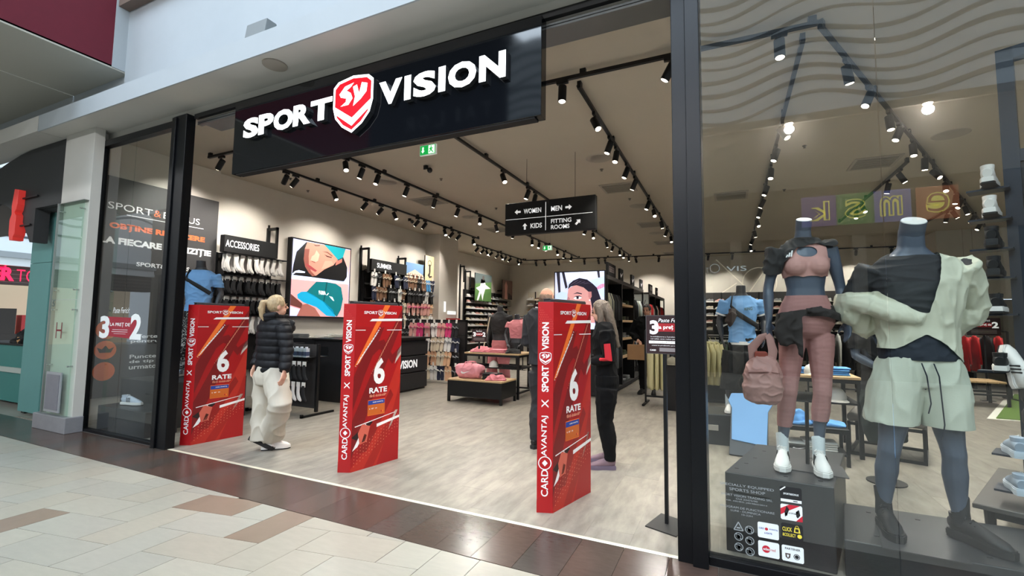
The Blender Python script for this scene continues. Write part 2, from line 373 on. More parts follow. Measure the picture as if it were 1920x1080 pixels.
# ledge lamp and soffit speaker
t=empty('emergency_light',(-3.96,2.775,4.05),0,'grey slanted emergency light box standing on the white ledge above the shop sign','light')
MB().prism([(-.065,0),(.06,0),(.06,.15),(-.045,.15)],-.14,.14,X=Matrix(((0,0,1,0),(1,0,0,0),(0,1,0,0),(0,0,0,1)))).build('housing',M('lamp_box',(118,124,126),.6),t,bevel=.006)
t=empty('ceiling_speaker',(-3.88,2.88,3.84),0,'round grey speaker in the soffit above the letters of the sign','speaker')
MB().loft([(0,0,0),(0,0,-.012),(0,0,-.016)],[.11,.11,.09],24).build('speaker_grille',M('speaker_grey',(158,150,140),.7),t,smooth=True)

# ------------------------------------------------------------------ main sign
t=empty('shop_sign',(-2.94,3.09,2.915),0,'long glossy black sign with lit letters SPORT VISION and red shield above the entrance','sign')
def W(mb,name,mat,par,**k):  # build in world coordinates under a thing
    o=mb.build(name,mat,par,**k); o.matrix_parent_inverse=Matrix.Rotation(-par.rotation_euler.z,4,'Z')@Matrix.Translation(-par.location); return o
W(MB().box((-4.675,3.04,2.915),(-1.205,3.14,3.685)),'sign_panel',GLOSS,t,bevel=.004)
W(MB().box((-4.62,3.05,2.905),(-1.26,3.13,2.916)),'sign_underside',BLKM,t)
def letters3d(s,x,z,w_,h,y0,y1,mat,side,name,par,bold=.035):
    vs,fs,a=glyphs(s,.05); m=MB()
    P=lambda q,y:(x+q[0]*w_,y,z+q[1]*h)
    n=len(vs); edges={}
    for f in fs:
        for i in range(len(f)):
            e=(f[i],f[(i+1)%len(f)]); edges[e]=edges.get(e,0)+1
    bd=[e for e in edges if (e[1],e[0]) not in edges]
    m.add([P(v,y0) for v in vs],fs,mat)
    m.add([P(v,y0) for v in vs]+[P(v,y1) for v in vs],[(e[1],e[0],e[0]+n,e[1]+n) for e in bd],side)
    return W(m,name,None,par)
# individual letters of the sign, spaced as in the photo
SIDE=M('letter_side',(40,42,46),.4,emit=0)
def word(s,x0,x1,z0,h,ws,y0=2.995,y1=3.04,g=.1):
    tot=sum(ws)+g*(len(s)-1)*ws[0]; k=(x1-x0)/tot; x=x0
    for ch,w_ in zip(s,ws):
        letters3d(ch,x,z0+(0 if ch not in 'SO' else -.004),w_*k,h,y0,y1,LIT,SIDE,'letter',t); x+=(w_+g*ws[0])*k
word('SPORT',-4.46,-3.235,3.245,.205,[.95,.9,1.12,.95,1.12],g=.0)
word('VISION',-2.69,-1.475,3.245,.21,[1.1,.3,1.0,.3,1.15,1.02])
c=Canvas((-3.215,2.99,3.06),(1,0,0),(0,0,1),.465,.525); c.n=V((0,-1,0)); c.step=.0012
m=MB(); sh=[(0,.86),(.12,.93),(.5,1),(.88,.93),(1,.86),(1,.5),(.93,.3),(.75,.13),(.5,0),(.25,.13),(.07,.3),(0,.5)]
m.prism([(a*.465,b*.525) for a,b in sh],0,.05,X=Matrix(((1,0,0,-3.215),(0,0,1,2.991),(0,1,0,3.06),(0,0,0,1))))
W(m,'shield_body',SIDE,t); c.shield(0,0,1,1,LIT,LITR,LIT); o=c.mb.build('shield_face',None,t); o.matrix_parent_inverse=Matrix.Translation(-t.location)

# ------------------------------------------------------------------ security gates
def gate(x,y,rz,label):
    t=empty('security_gate',(x,y,0),rz,label,'gate','red security gates at the shop entrance'); 
    MB().prism([(0,0),(.1,.065),(.1,.632),(.0,.60)],0,1.565).build('gate_cover',RED,t,bevel=.002)
    MB().box((.015,.05,1.565),(.085,.58,1.585)).box((.02,.04,1.585),(.08,.58,1.592)).build('antenna_top',M('gate_plastic',(50,50,54),.4),t,bevel=.003)
    c=Canvas((.1,.0655,0),(0,1,0),(0,0,1),.566,1.565,.0005)
    c.poly([(0,0),(1,0),(1,.86),(0,.86)],M('gate_red_art',(160,12,18),.42))
    c.up(); c.poly([(0,.0),(.52,.0),(1,.42),(1,.68),(.3,.12),(0,.02)],ORED); c.poly([(0,.07),(.0,.3),(.42,.62),(1,.98),(1,.88),(.4,.42)],DRED); c.poly([(0,.36),(0,.56),(.3,.8),(.6,.86),(.2,.55)],DRED)
    c.up(); c.poly([(0,0),(.25,0),(.85,.33),(1,.5),(1,.42),(.95,.3),(.45,0),(.25,0)],PPINK if False else M('gate_red2',(158,24,18),.42)); c.poly([(.12,.1),(.3,.1),(.85,.42),(.78,.46)],M('gate_red3',(140,18,16),.42))
    c.poly([(.0,.62),(.1,.64),(.72,1.0),(.6,1.0)],ORG)
    c.poly([(.0,.20),(.09,.18),(.42,.27),(.36,.285)],PBLK); c.poly([(.02,.12),(.12,.14),(.32,.25),(.26,.27)],WH)
    c.poly([(.75,.2),(.84,.24),(.96,.32),(.9,.32)],M('print_ltgrey',(190,180,170),.5))
    # player figure of blurred shapes
    c.poly([(.3,.66),(.5,.72),(.62,.7),(.8,.62),(1,.7),(1,.74),(.8,.68),(.6,.78),(.4,.76)],DRED); c.poly([(.86,.62),(1,.68),(1,.74),(.92,.7)],M('print_ltgrey',(190,180,170),.5))
    c.up(); c.poly([(.12,.22),(.2,.27),(.36,.25),(.3,.16),(.16,.15)],PPINK); c.poly([(.2,.16),(.27,.165),(.3,.2),(.25,.21)],PBLK)
    c.poly([(.5,.255),(1,.285),(1,.27),(.5,.235)],WH); c.poly([(.05,.263),(.9,.31),(.9,.306),(.06,.258)],WH)
    for k in range(16):   # dots of the halftone bands
        for j in range(5):
            u=.1+k*.035-j*.022+.02; v=.70+k*.0165-j*.012-.03
            if u<1 and v<.86: c.disc(u,v,.0066*(1-j*.12)+.001,WH if k<12 else PBLK,n=5)
            u=.45+k*.034-j*.024; v=.62+k*.02-j*.012
            if u<.98: c.disc(u,v,.0042,M('dot_peach',(226,150,120),.5),n=5)
            u=.06+k*.06; v=.03+j*.02+(k*.012 if k<14 else .18)
            if u<.99: c.disc(u,v,.0042,M('dot_peach',(226,150,120),.5),n=5)
    c.up(); c.poly([(.28,.895),(1,.9),(1,.915),(.33,.91)],WH); c.rect(.0,.838,.2,.842,WH); c.rect(.66,.838,1,.842,WH)
    c.text('SPORT',.16,.94,.28,.018,WH,bold=.03); c.text('VISION',.58,.94,.28,.018,WH,bold=.03); c.shield(.455,.925,.11,.042,WH,RED,WH)
    c.text('6',.40,.50,.24,.165,WH,bold=.035); c.text('RATE',.32,.448,.38,.034,WH,bold=.035); c.text('fără dobândă*',.33,.424,.36,.017,M('dot_peach'),bold=.02)
    c.rect(.3,.312,.66,.408,ORG); c.up(); c.rect(.305,.378,.655,.404,BLUE); c.rect(.305,.315,.655,.378,M('card_orange',(196,96,28),.5))
    c.up(); c.text('CARD AVANTAJ',.4,.386,.22,.009,WH); c.text('6  07  14',.33,.35,.16,.008,WH); c.disc(.59,.33,.009,RED); c.disc(.612,.33,.009,ORG)
    c.build('printed_face',t)
    c=Canvas((0.0,0,0),(.1,.065,0),(0,0,1),.119,1.565,.0005)
    c.poly([(0,0),(.9,.0),(1,.05),(1,.12),(0,.06)],M('gate_red_art')); 
    for k in range(12):
        for j in range(7): c.disc(.12+j*.13+(k%2)*.06,.86+k*.011,.0028,PPINK,n=5) if j+k<11 else None
    c.up(); b=dict(bold=.012,rot=True)
    c.text('CARD',.27,.075,.44,.125,WH,**b); c.text('AVANTAJ',.27,.262,.44,.19,WH,**b); c.text('X',.27,.49,.44,.04,WH,**b); c.text('SPORT',.27,.565,.44,.125,WH,bold=.03,rot=True); c.text('VISION',.27,.765,.44,.135,WH,bold=.03,rot=True)
    c.disc(.5,.23,.05,WH); c.shield(.12,.695,.76,.062,WH,RED,WH,rot=False); c.up(); c.disc(.5,.23,.043,RED); c.up(); c.poly([(.5,.245),(.68,.23),(.5,.215),(.32,.23)],WH)
    c.build('printed_edge',t); 
    return t
gate(-5.56,3.21,-.13,'red printed security gate nearest the side window, left of the woman in the quilted jacket')
gate(-3.31,3.31,-.18,'red printed security gate in the middle of the entrance')
gate(-1.32,3.30,-.245,'red printed security gate nearest the black post, beside the long-haired woman')

# ------------------------------------------------------------------ lighting tracks and spotlights
LC=bpy.data.lights.new('spot_beam','SPOT'); LC.energy=LAMP_W; LC.spot_size=R(95); LC.spot_blend=.75; LC.color=(1,.95,.87); LC.shadow_soft_size=.05
LW=bpy.data.lights.new('spot_wall','SPOT'); LW.energy=LAMP_W*.5; LW.spot_size=R(84); LW.spot_blend=.6; LW.color=(1,.94,.85); LW.shadow_soft_size=.05
hm=MB().loft([(0,0,.005),(0,0,0),(0,0,-.16),(0,0,-.165)],[.036,.042,.042,.038],16).mesh('lamp_housing',BLK,True); autosmooth(hm)
lm=MB().loft([(0,0,-.1655),(0,0,-.169)],[.034,.030],14).mesh('lens',LENS)
am=MB().box((-.018,-.06,-.035),(.018,.06,-.002)).cyl((0,0,-.035),(0,0,-.085),.008,8).mesh('adapter',BLK)
TZ=3.87
def spot(x,y,z,aim,lit,label,group,ang):
    """aim = downward direction; lamp hangs from a track whose underside is at z"""
    t=empty('track_spotlight',(x,y,z),ang,label,'spotlight',group)
    a=bpy.data.objects.new('adapter',am); col.objects.link(a); a.parent=t
    h=bpy.data.objects.new('lamp_housing',hm); col.objects.link(h); h.parent=t
    d=Matrix.Rotation(-ang,3,'Z')@V(aim).normalized()
    q=(-d).to_track_quat('Z','Y'); h.rotation_mode='QUATERNION'; h.rotation_quaternion=q; h.location=V((0,0,-.09))-(q@V((0,0,1)))*(-.05)+V((0,0,-.02))
    l=bpy.data.objects.new('lens',lm); col.objects.link(l); l.parent=h
    if lit:
        b=bpy.data.objects.new('spot_beam',LC if lit==1 else LW); col.objects.link(b); b.parent=h; b.location=(0,0,-.175)
clipm=MB().box((-.03,-.02,.035),(.03,.02,H-TZ+.003)).mesh('clip',BLK)
def track(x0,y0,x1,y1,label):
    t=empty('lighting_track',((x0+x1)/2,(y0+y1)/2,TZ),math.atan2(y1-y0,x1-x0),label,'track'); L_=math.hypot(x1-x0,y1-y0)
    MB().box((-L_/2,-.018,0),(L_/2,.018,.035)).build('rail',BLK,t)
    n=max(2,int(L_/1.5))
    for i in range(n+1): o=bpy.data.objects.new('clip',clipm); col.objects.link(o); o.parent=t; o.location=(-L_/2+.04+(L_-.08)*i/n,0,0)
    return t
TR={
 'accessories':((-6.62,4.35),(-6.67,11.9),[5.23,5.42,6.28,7.11,7.58,8.02,8.87,9.17,10.05,10.41,10.77,11.57],'long ceiling track along the wall of the wall screen','L'),
 'far left':((-7.25,12.5),(-7.3,16.70),[12.85,13.25,13.5,13.85,14.35,14.65,15.0,15.4,16.1,16.4],'short ceiling track beyond the grey pillar','L'),
 'second':((-5.22,4.41),(-5.05,16.8),[5.13,5.47,5.83,6.58,7.44,8.28,9.23,10.03,11.03,12.28,12.8,13.32,14.37,15.05,15.85],'ceiling track that starts behind the shield of the shop sign','B'),
 'middle':((-3.28,4.41),(-3.16,16.95),[6.58,7.59,7.92,9.4,10.3,11.22,11.91,13.34,14.13,15.1,15.75,16.55],'ceiling track that passes behind the hanging direction sign','B'),
 'fourth':((-1.37,4.52),(-1.37,17.1),[5.17,5.93,6.32,7.06,7.74,9.2,9.93,11.12,12.17,13.16,14.32,15.6],'ceiling track ending just right of the shop sign','B'),
 'window':((.64,4.53),(.66,17.2),[6.32,7.1,7.97,8.95,9.87,10.76,11.82,13.11,14.3,15.6],'ceiling track above the mannequin in pink leggings','B'),
 'slanting':((.74,4.38),(6.4,16.4),[5.03,5.7,6.46,6.89,7.59,8.3,8.97,9.86,10.84,11.32,11.95,13.02,13.98],'ceiling track slanting away above the mannequin in cream shorts','D'),
 'short inner':((2.49,8.62),(2.44,13.1),[8.96,9.55,11.08,11.58],'short ceiling track above the neck of the cream shorts mannequin','B'),
 'short outer':((4.25,11.99),(4.27,13.9),[12.32,12.67],'shortest ceiling track beside the slanting one','B'),
}
TN={'accessories':'track over the accessories wall','far left':'short track beyond the grey pillar','second':'track behind the sign shield','middle':'track behind the direction sign','fourth':'track right of the shop sign','window':'track over the pink leggings mannequin','slanting':'slanting track','short inner':'short track right of the pink leggings mannequin','short outer':'shortest track'}
for nm,(a,b,ys,lab,kind) in TR.items():
    track(*a,*b,lab); ang=math.atan2(b[1]-a[1],b[0]-a[0])-pi/2
    for i,y in enumerate(ys):
        x=a[0]+(b[0]-a[0])*(y-a[1])/(b[1]-a[1])
        r=random.Random(hash(nm)%99+i) if False else random.Random(len(nm)*100+i)
        if kind=='L': aim=(-1.0 if i%3!=2 else .5,r.uniform(-.35,.25),-1); lit=2 if i%3!=2 else 1
        else: aim=(r.uniform(-.55,.55),r.uniform(-.6,.25),-1); lit=1 if (i%2==0 or kind=='D') else 0
        spot(x,y,TZ,aim,lit,'%s black spotlight from the entrance on the %s'%(od(i),TN[nm]),'spotlights on the '+TN[nm],ang)
track(-7.2,4.31,-5.3,4.31,'ceiling track behind the side window near the entrance'); track(-5.2,4.33,.72,4.33,'ceiling track crossing behind the shop sign and black post')
for i,(x,l,am_) in enumerate([(-6.9,'black spotlight hanging behind the side window glass',(-.9,.0,-1)),(-5.95,'black spotlight tilted beside the left end of the shop sign',(.6,.5,-1)),(-1.48,'black spotlight just right of the shop sign edge',(0,-.1,-1)),(-.43,'black spotlight tilted against the black post',(-.6,.1,-1)),(.44,'black spotlight at the top of the window over the pink leggings mannequin',(0,-.1,-1)),(-3.9,'black spotlight hidden high behind the letters of the sign',(0,-.3,-1)),(-2.6,'black spotlight behind the VISION letters of the sign',(0,-.3,-1))]):
    spot(x,4.32,TZ,am_,1,l,None,pi/2)
tb=track(-7.3,16.75,9.0,18.05,'ceiling track running along the back wall')
for i,x in enumerate([-6.82,-6.46,-5.91,-4.9,-4.37,-4.12,-3.01,-2.21,-1.3,-.58,.17,1.4,2.6,3.69,4.6]):
    if x>4.7: continue
    spot(x,16.75+(x+7.3)/16.3*1.3,TZ,(random.uniform(-.3,.3),.75,-1),2,'%s black spotlight from the left on the back wall track'%od(i),'spotlights on the back wall track',pi/2+.08)

# things on the ceiling -------------------------------------------------
gm=MB()
for k in range(8): gm.box((-.26,-.25+k*.065,-.012),(.26,-.21+k*.065,-.004))
gs=gm.mesh('louvre',M('vent_grey',(142,136,126),.7)); gf=MB().box((-.3,-.3,-.014),(.3,-.26,0)).box((-.3,.26,-.014),(.3,.3,0)).box((-.3,-.26,-.014),(-.26,.26,0)).box((.26,-.26,-.014),(.3,.26,0)).box((-.26,-.26,-.003),(.26,.26,0)).mesh('vent_frame',M('vent_light',(168,160,148),.7))
for i,(x,y,l) in enumerate([(-1.81,8.52,'nearest the direction sign'),(-1.74,12.04,'behind the direction sign, second of the row'),(-1.73,14.9,'farthest of the row right of the direction sign'),(-5.68,11.2,'beyond the camera, far one between the left tracks'),(-5.69,7.95,'near one between the left tracks'),(2.1,8.7,'over the window mannequins'),(.1,9.9,'dim one left of the window mannequins'),(-1.74,17.2,'by the back wall')]):
    t=empty('ceiling_vent',(x,y,H),0,'square grey ceiling vent, '+l,'vent','square vents in the shop ceiling')
    for n_,me in (('louvre',gs),('vent_frame',gf)): o=bpy.data.objects.new(n_,me); col.objects.link(o); o.parent=t
dm=MB()
for r_,z_ in ((.16,-.004),(.13,-.014),(.1,-.02),(.065,-.026),(.03,-.03)): dm.loft([(0,0,z_+.004),(0,0,z_)],[r_-.012,r_],24)
dme=dm.mesh('diffuser_cone',M('vent_light')); dfl=MB().loft([(0,0,0),(0,0,-.006)],[.2,.185],28).mesh('flange',M('vent_light'))
for x,y,l in [(-1.76,6.86,'above the direction sign'),(-1.69,10.02,'second from the front right of the direction sign'),(-1.76,13.23,'third from the front right of the direction sign'),(-5.62,9.57,'far one between the left tracks'),(-5.63,6.53,'near one between the left tracks'),(2.71,7.8,'right of the slanting track')]:
    t=empty('round_diffuser',(x,y,H),0,'round ringed ceiling air diffuser, '+l,'vent','round diffusers in the shop ceiling')
    for n_,me in (('flange',dfl),('diffuser_cone',dme)): o=bpy.data.objects.new(n_,me); col.objects.link(o); o.parent=t
sp=MB().loft([(0,0,0),(0,0,-.006),(0,0,-.03),(0,0,-.032),(0,0,-.036)],[.03,.03,.006,.02,.02],10).mesh('sprinkler',M('sprinkler_grey',(110,104,96),.5))
for i,(x,y) in enumerate([(-1.4,4.63),(-1.84,7.37),(-1.76,9.35),(-3.18,4.65),(-4.63,9.02),(-7.08,5.68),(-7.43,6.37),(-4.58,6.76),(1.03,7.5),(1.0,9.81)]):
    o=bpy.data.objects.new('sprinkler',sp); col.objects.link(o); o.location=(x,y,H); tag(o,'small grey ceiling sprinkler, %s by distance from the entrance'%od(sorted([4.63,7.37,9.35,4.65,9.02,5.68,6.37,6.76,7.5,9.81]).index(y)),'sprinkler','sprinklers in the shop ceiling')
for x,y,l in [(-4.43,6.09,'black dome camera hanging below the green exit sign'),(-7.1,9.15,'black dome camera beside the left track near the wall'),(-7.0,4.6,'black dome camera behind the side window frame')]:
    t=empty('security_camera',(x,y,H),0,l,'camera')
    MB().cyl((0,0,0),(0,0,-.05),.04,12).box((-.04,-.012,-.06),(.1,.012,-.045)).build('mount',BLK,t); MB().ell((.08,0,-.085),(.045,.045,.045)).build('dome',M('camera_dome',(30,30,34),.15),t,smooth=True)
GR=M('exit_green',(20,160,70),.5,emit=.9); GW=M('exit_white',(235,255,240),.5,emit=1.0)
def exit_sign(x,y,z,w_,h,label,hang=H,mir=1):
    t=empty('exit_sign',(x,y,z),0,label,'sign'); MB().box((0,0,0),(w_,.03,h)).build('light_box',M('exit_box',(225,235,228),.5,emit=.25),t,bevel=.004)
    MB().cyl((w_*.2,.015,h),(w_*.2,.015,hang-z),.003,6).cyl((w_*.8,.015,h),(w_*.8,.015,hang-z),.003,6).build('wire',CHROME,t)
    c=Canvas((0,0,0),(1,0,0),(0,0,1),w_,h,.0008); c.rect(.03,.05,.97,.95,GR); c.up(); c.rect(.55,.1,.93,.9,GW)
    c.poly([(.2,.2),(.1,.45),(.16,.45),(.16,.8),(.26,.8),(.26,.45),(.32,.45)],GW); c.up(); c.disc(.72,.78,.04*w_,GR,n=8); c.poly([(.66,.7),(.78,.68),(.76,.45),(.88,.2),(.82,.18),(.7,.4),(.62,.2),(.57,.25),(.66,.45)],GR); c.poly([(.66,.68),(.86,.6),(.85,.55),(.6,.6),(.58,.5)],GR); c.build('pictogram',t); return t
exit_sign(-3.46,4.62,3.47,.24,.13,'green lit exit sign hanging just below the shop sign')
exit_sign(-4.75,12.2,3.47,.28,.14,'small green lit exit sign far behind the direction sign')
exit_sign(5.6,13.4,2.75,.26,.13,'white and green exit sign right of the cream shorts mannequin, upper one'); exit_sign(5.4,15.4,2.1,.3,.15,'green exit sign low beside the grey door')
# direction sign
t=empty('direction_sign',(-2.41,6.46,2.76),0,'black hanging direction sign reading WOMEN, MEN, KIDS and FITTING ROOMS','sign')
MB().box((-.72,-.05,0),(.72,.05,.5)).build('sign_board',BLKM,t,bevel=.006); MB().cyl((-.38,0,.5),(-.38,0,1.19),.003,6).cyl((.4,0,.5),(.4,0,1.19),.003,6).build('wire',BLK,t)
PW=M('lit_print',(245,245,245),.5,emit=.5); c=Canvas((-.72,-.05,0),(1,0,0),(0,0,1),1.44,.5,.0015)
c.rect(.01,.475,.47,.49,PW); c.rect(.48,.475,.97,.49,PW); c.rect(.467,.07,.474,.93,PW)
c.text('WOMEN',.22,.63,.2,.15,PW); c.text('KIDS',.3,.16,.13,.15,PW); c.text('MEN',.53,.63,.12,.15,PW); c.text('FITTING',.53,.26,.22,.13,PW); c.text('ROOMS',.53,.08,.2,.13,PW)
def arrow(c,x,y,s,a):
    q=[(-1,.3),(.1,.3),(.1,.8),(1,0),(.1,-.8),(.1,-.3),(-1,-.3)]
    c.poly([(x+(px*cos(a)-py*sin(a))*s/c.w,y+(px*sin(a)+py*cos(a))*s/c.h) for px,py in q],PW)
arrow(c,.15,.705,.05,pi); arrow(c,.235,.235,.05,pi/2); arrow(c,.72,.705,.05,0); arrow(c,.82,.24,.05,pi/4); c.build('lettering',t)

# ================================================================== shop furnishings
CARD=M('swing_card',(225,222,215),.7)
def shoe_mesh(up_,sole,name='trainer',lace=None,n=10):
    m=MB()
    out=[(-.028,0),(-.036,.03),(-.034,.09),(-.034,.14),(-.046,.2),(-.044,.25),(-.02,.285),(.012,.287),(.038,.26),(.046,.21),(.036,.14),(.034,.08),(.034,.03),(.026,0)]
    m.prism(out,0,.024,sole); m.prism([(x*.93,y*.97+.003) for x,y in out],.024,.034,sole)
    m.loft([(0,.004,.06),(0,.03,.064),(0,.075,.058),(0,.12,.06),(0,.16,.056),(0,.2,.046),(.002,.245,.036),(.004,.278,.03)],[(.022,.026),(.031,.04),(.031,.036),(.031,.042),(.034,.038),(.04,.028),(.036,.02),(.014,.008)],n,mat=up_)
    m.ell((0,.062,.09),(.02,.038,.012),8,BLKM)
    for k in range(3): m.box((-.02,.115+k*.022,.098-k*.008),(.02,.123+k*.022,.105-k*.0095),lace or CARD)
    return m.mesh(name)
SW=M('shoe_white',(232,230,226),.6); SB=M('shoe_black',(26,26,28),.6); SP=M('shoe_pink',(214,160,150),.6); SG=M('shoe_grey',(140,142,146),.6); SC=M('shoe_cream',(214,200,176),.6); SR=M('shoe_red',(186,40,40),.6); SK=M('shoe_brown',(120,88,66),.6)
SM=[('white',shoe_mesh(SW,SW)),('cream',shoe_mesh(SC,SW)),('pink',shoe_mesh(SP,SW)),('black',shoe_mesh(SB,SW,lace=SB)),('grey',shoe_mesh(SG,SW)),('brown',shoe_mesh(SK,SC))]
SHELF=M('shelf_steel',(34,34,36),.5)
def shelf_wall(name,label,fr,n,cols,rows,z0,dz,sx,panel,backcol,rowname,wall,weights,skip=None,top=None):
    """fr: matrix whose local x runs along the wall and local y out of it"""
    t=empty(name,tuple(fr @ V((0,0,0))),0,label,'shelving'); L_=cols*sx
    X=fr; top=top or z0+dz*rows+.05
    W(MB().box((0,.0,.25),(L_,.02,top),X=X),'back_panel',backcol,t)
    m=MB()
    k=0
    while k*1.2<=L_+.01: 
        W(MB().box((k*1.2-.02,.02,0),(k*1.2+.02,.06,top),X=X),'upright',BLK,t); k+=1
    for r in range(rows):
        W(MB().box((0,.02,z0+r*dz-.012),(L_,.24,z0+r*dz-.0005),X=X),'shelf',SHELF if panel is None else panel,t)
        for c_ in range(cols):
            if skip and skip(r,c_): continue
            q=random.choices(range(6),weights)[0]; cn,me=SM[q]
            p=X@V((sx*(c_+.5)+random.uniform(-.015,.015),.14,z0+r*dz)); a=math.atan2(X[1][0],X[0][0])+pi/2+random.uniform(-.15,.15)+(pi if wall=='back' else 0)
            o=bpy.data.objects.new('trainer',me); col.objects.link(o); o.location=p-V((cos(a+pi/2)*.14,sin(a+pi/2)*.14,0)); o.rotation_euler=(0,0,a); o.scale=(1.12,1.1,1.12)
            tag(o,'%s trainer, %s along the %s shelf from the floor of the %s'%(cn,od(c_),od(r),rowname),'shoe','trainers on the '+rowname)
    return t
def fr(o,a): return Matrix.Translation(V(o))@Matrix.Rotation(a,4,'Z')
PNL=M('slat_panel_dark',(52,50,50),.6); PNC=M('slat_panel_cream',(206,196,178),.7)
# far left wall (faces +x): local x runs towards -y there so y points to +x
shelf_wall('shoe_shelving','tall shoe shelving on the wall past the grey pillar',fr((-8.79,18.2,0),-pi/2),0,11,9,.62,.215,.33,None,PNL,'tall left shoe wall','left',(5,4,2,1,2,1),top=2.62)
shelf_wall('shoe_shelving','shoe shelving at the left end of the back wall',fr((-3.9,18.48,0),pi),0,12,7,.95,.24,.33,PNC,PNC,'cream back wall shelving','back',(6,5,1,1,2,1),top=2.75)
shelf_wall('shoe_shelving','wide shoe shelving on the back wall behind the window mannequins',fr((4.6,18.48,0),pi),0,17,6,1.0,.25,.36,PNC,PNL,'wide back wall shelving','back',(4,4,4,1,2,1),top=2.6)
W_=None
for x,y in ((-8.3,18.3),(-7.0,18.4)): pass
# posts and brackets that rise over the left wall units
def bracket(p,label,dx=0,zt=3.16,zb=.9,dep=.28):
    t=empty('wall_upright',p,0,label,'post'); W(MB().box((p[0],p[1]-.03,zb),(p[0]+.04,p[1]+.03,zt)).box((p[0],p[1]-.02,zt-.05),(p[0]+dep,p[1]+.02,zt)).box((p[0]+dep-.04,p[1]-.02,zt-.6),(p[0]+dep,p[1]+.02,zt)),'post',BLK,t)
    W(MB().box((p[0]+.01,p[1]-.012,zt),(p[0]+.04,p[1]+.012,zt+.06)),'stop',BLK,t); return t
bracket((-8.0,5.98,.9),'black bracket post right of the ACCESSORIES header'); bracket((-8.0,8.46,.9),'black bracket post left of the SUMMER header'); bracket((-8.0,9.85,.9),'black bracket post right of the SUMMER header',zt=3.1)
# wall screen
SCR=lambda n,c=(0,0,0),e=.95: M('screen_'+n,c,.4,emit=e)
t=empty('wall_screen',(-7.98,6.42,1.46),0,'large lit wall screen showing a face and a teal cap','screen')
W(MB().box((-7.99,6.42,1.46),(-7.87,8.03,3.07)),'screen_body',BLKM,t,bevel=.004)
c=Canvas((-7.87,6.45,1.49),(0,1,0),(0,0,1),1.55,1.55,.0012)
c.rect(0,0,1,1,SCR('lavender',(196,200,240)))
c.clamp=True
def q(*p):
    out=[]
    for i in range(0,len(p),2):
        u=(p[i]-905)/520; top=235+95*u; out.append((u,1-(p[i+1]-top)/(968-top)))
    return out
c.up(); c.poly(q(1365,325,1426,335,1420,640,1400,500,1345,390),SCR('peach',(226,160,150)))
c.poly(q(1010,265,935,360,915,480,905,585,1075,600,1365,640,1398,590,1398,500,1345,380,1280,300),SCR('coat',(22,22,24),.6))
c.poly(q(905,612,1420,652,1426,968,905,968),SCR('pinkbg',(232,156,156))); c.poly(q(905,580,1416,636,1416,660,905,620),SCR('pale',(214,226,252)))
c.up(); c.poly(q(1020,262,1000,330,995,430,1010,500,1045,560,1075,590,1110,580,1180,520,1260,480,1290,440,1345,415,1300,340,1165,285),SCR('face',(196,130,112)))
c.poly(q(1290,430,1345,395,1342,450,1280,482),SCR('ear',(176,104,92))); c.poly(q(905,880,985,905,960,968,905,968),SCR('lavender'))
c.poly(q(880,760,1000,850,1000,900,905,868),SCR('arm',(96,54,48))); c.poly(q(1000,860,1040,850,1110,890,1160,968,960,968),SCR('face_low',(150,92,82)))
c.poly(q(930,545,960,535,1012,548,1010,560,935,560,915,580,905,575),SCR('pale'))
c.up(); c.poly(q(1000,330,995,430,1010,500,1045,560,1075,590,1100,584,1060,540,1040,480,1035,400,1040,330),SCR('face_shadow',(134,76,66)))
c.poly(q(1165,278,1375,322,1352,400,1300,425,1250,370),SCR('teal',(20,140,150))); c.poly(q(1300,425,1352,400,1350,412,1300,436),SCR('teal_deep',(8,80,92)))
c.poly(q(1110,640,1060,700,1030,740,1170,820,1290,950,1315,968,1350,900,1368,800,1345,690,1290,655,1200,640),SCR('teal_dark',(8,100,106)))
c.poly(q(955,765,985,740,1030,735,1100,770,1190,830,1270,900,1302,968,1215,960,1120,880,1010,840,960,800),SCR('teal_bright',(22,150,190)))
c.up(); c.poly(q(1070,285,1090,300,1125,298,1128,290,1095,292),SCR('brow',(70,36,32))); c.poly(q(1170,378,1195,400,1240,412,1242,403,1200,390),SCR('brow')); c.poly(q(1150,350,1200,352,1250,390,1245,398,1195,362),SCR('brow2',(120,72,62)))
c.poly(q(1062,400,1050,440,1092,456,1118,440,1128,380,1100,340,1085,380),SCR('nose',(224,164,142))); c.poly(q(1052,440,1066,452,1096,462,1092,450),SCR('face_shadow')); c.poly(q(1015,465,1060,495,1112,535,1098,548,1050,520,1018,488),SCR('lip',(150,62,66)))
c.poly(q(1180,440,1240,440,1260,470,1190,510,1150,520),SCR('cheek',(212,146,126)))
c.poly(q(1200,645,1212,645,1190,830,1180,824),SCR('seam',(4,66,72)))
c.up(); c.text('PUMA',.44,.30,.13,.055,SCR('white',(250,250,250)),bold=.04,shear=-.3); c.poly(q(1205,765,1220,745,1228,748,1212,768),SCR('white')); c.poly(q(1232,775,1262,782,1282,820,1268,815,1250,795),SCR('white'))
o=c.mb.build('picture',None,t); o.matrix_parent_inverse=Matrix.Translation(-t.location)
def CB(c,name,t,**k): o=c.build(name,None,**k); o.parent=t; o.matrix_parent_inverse=Matrix.Rotation(-t.rotation_euler.z,4,'Z')@Matrix.Translation(-t.location); return o
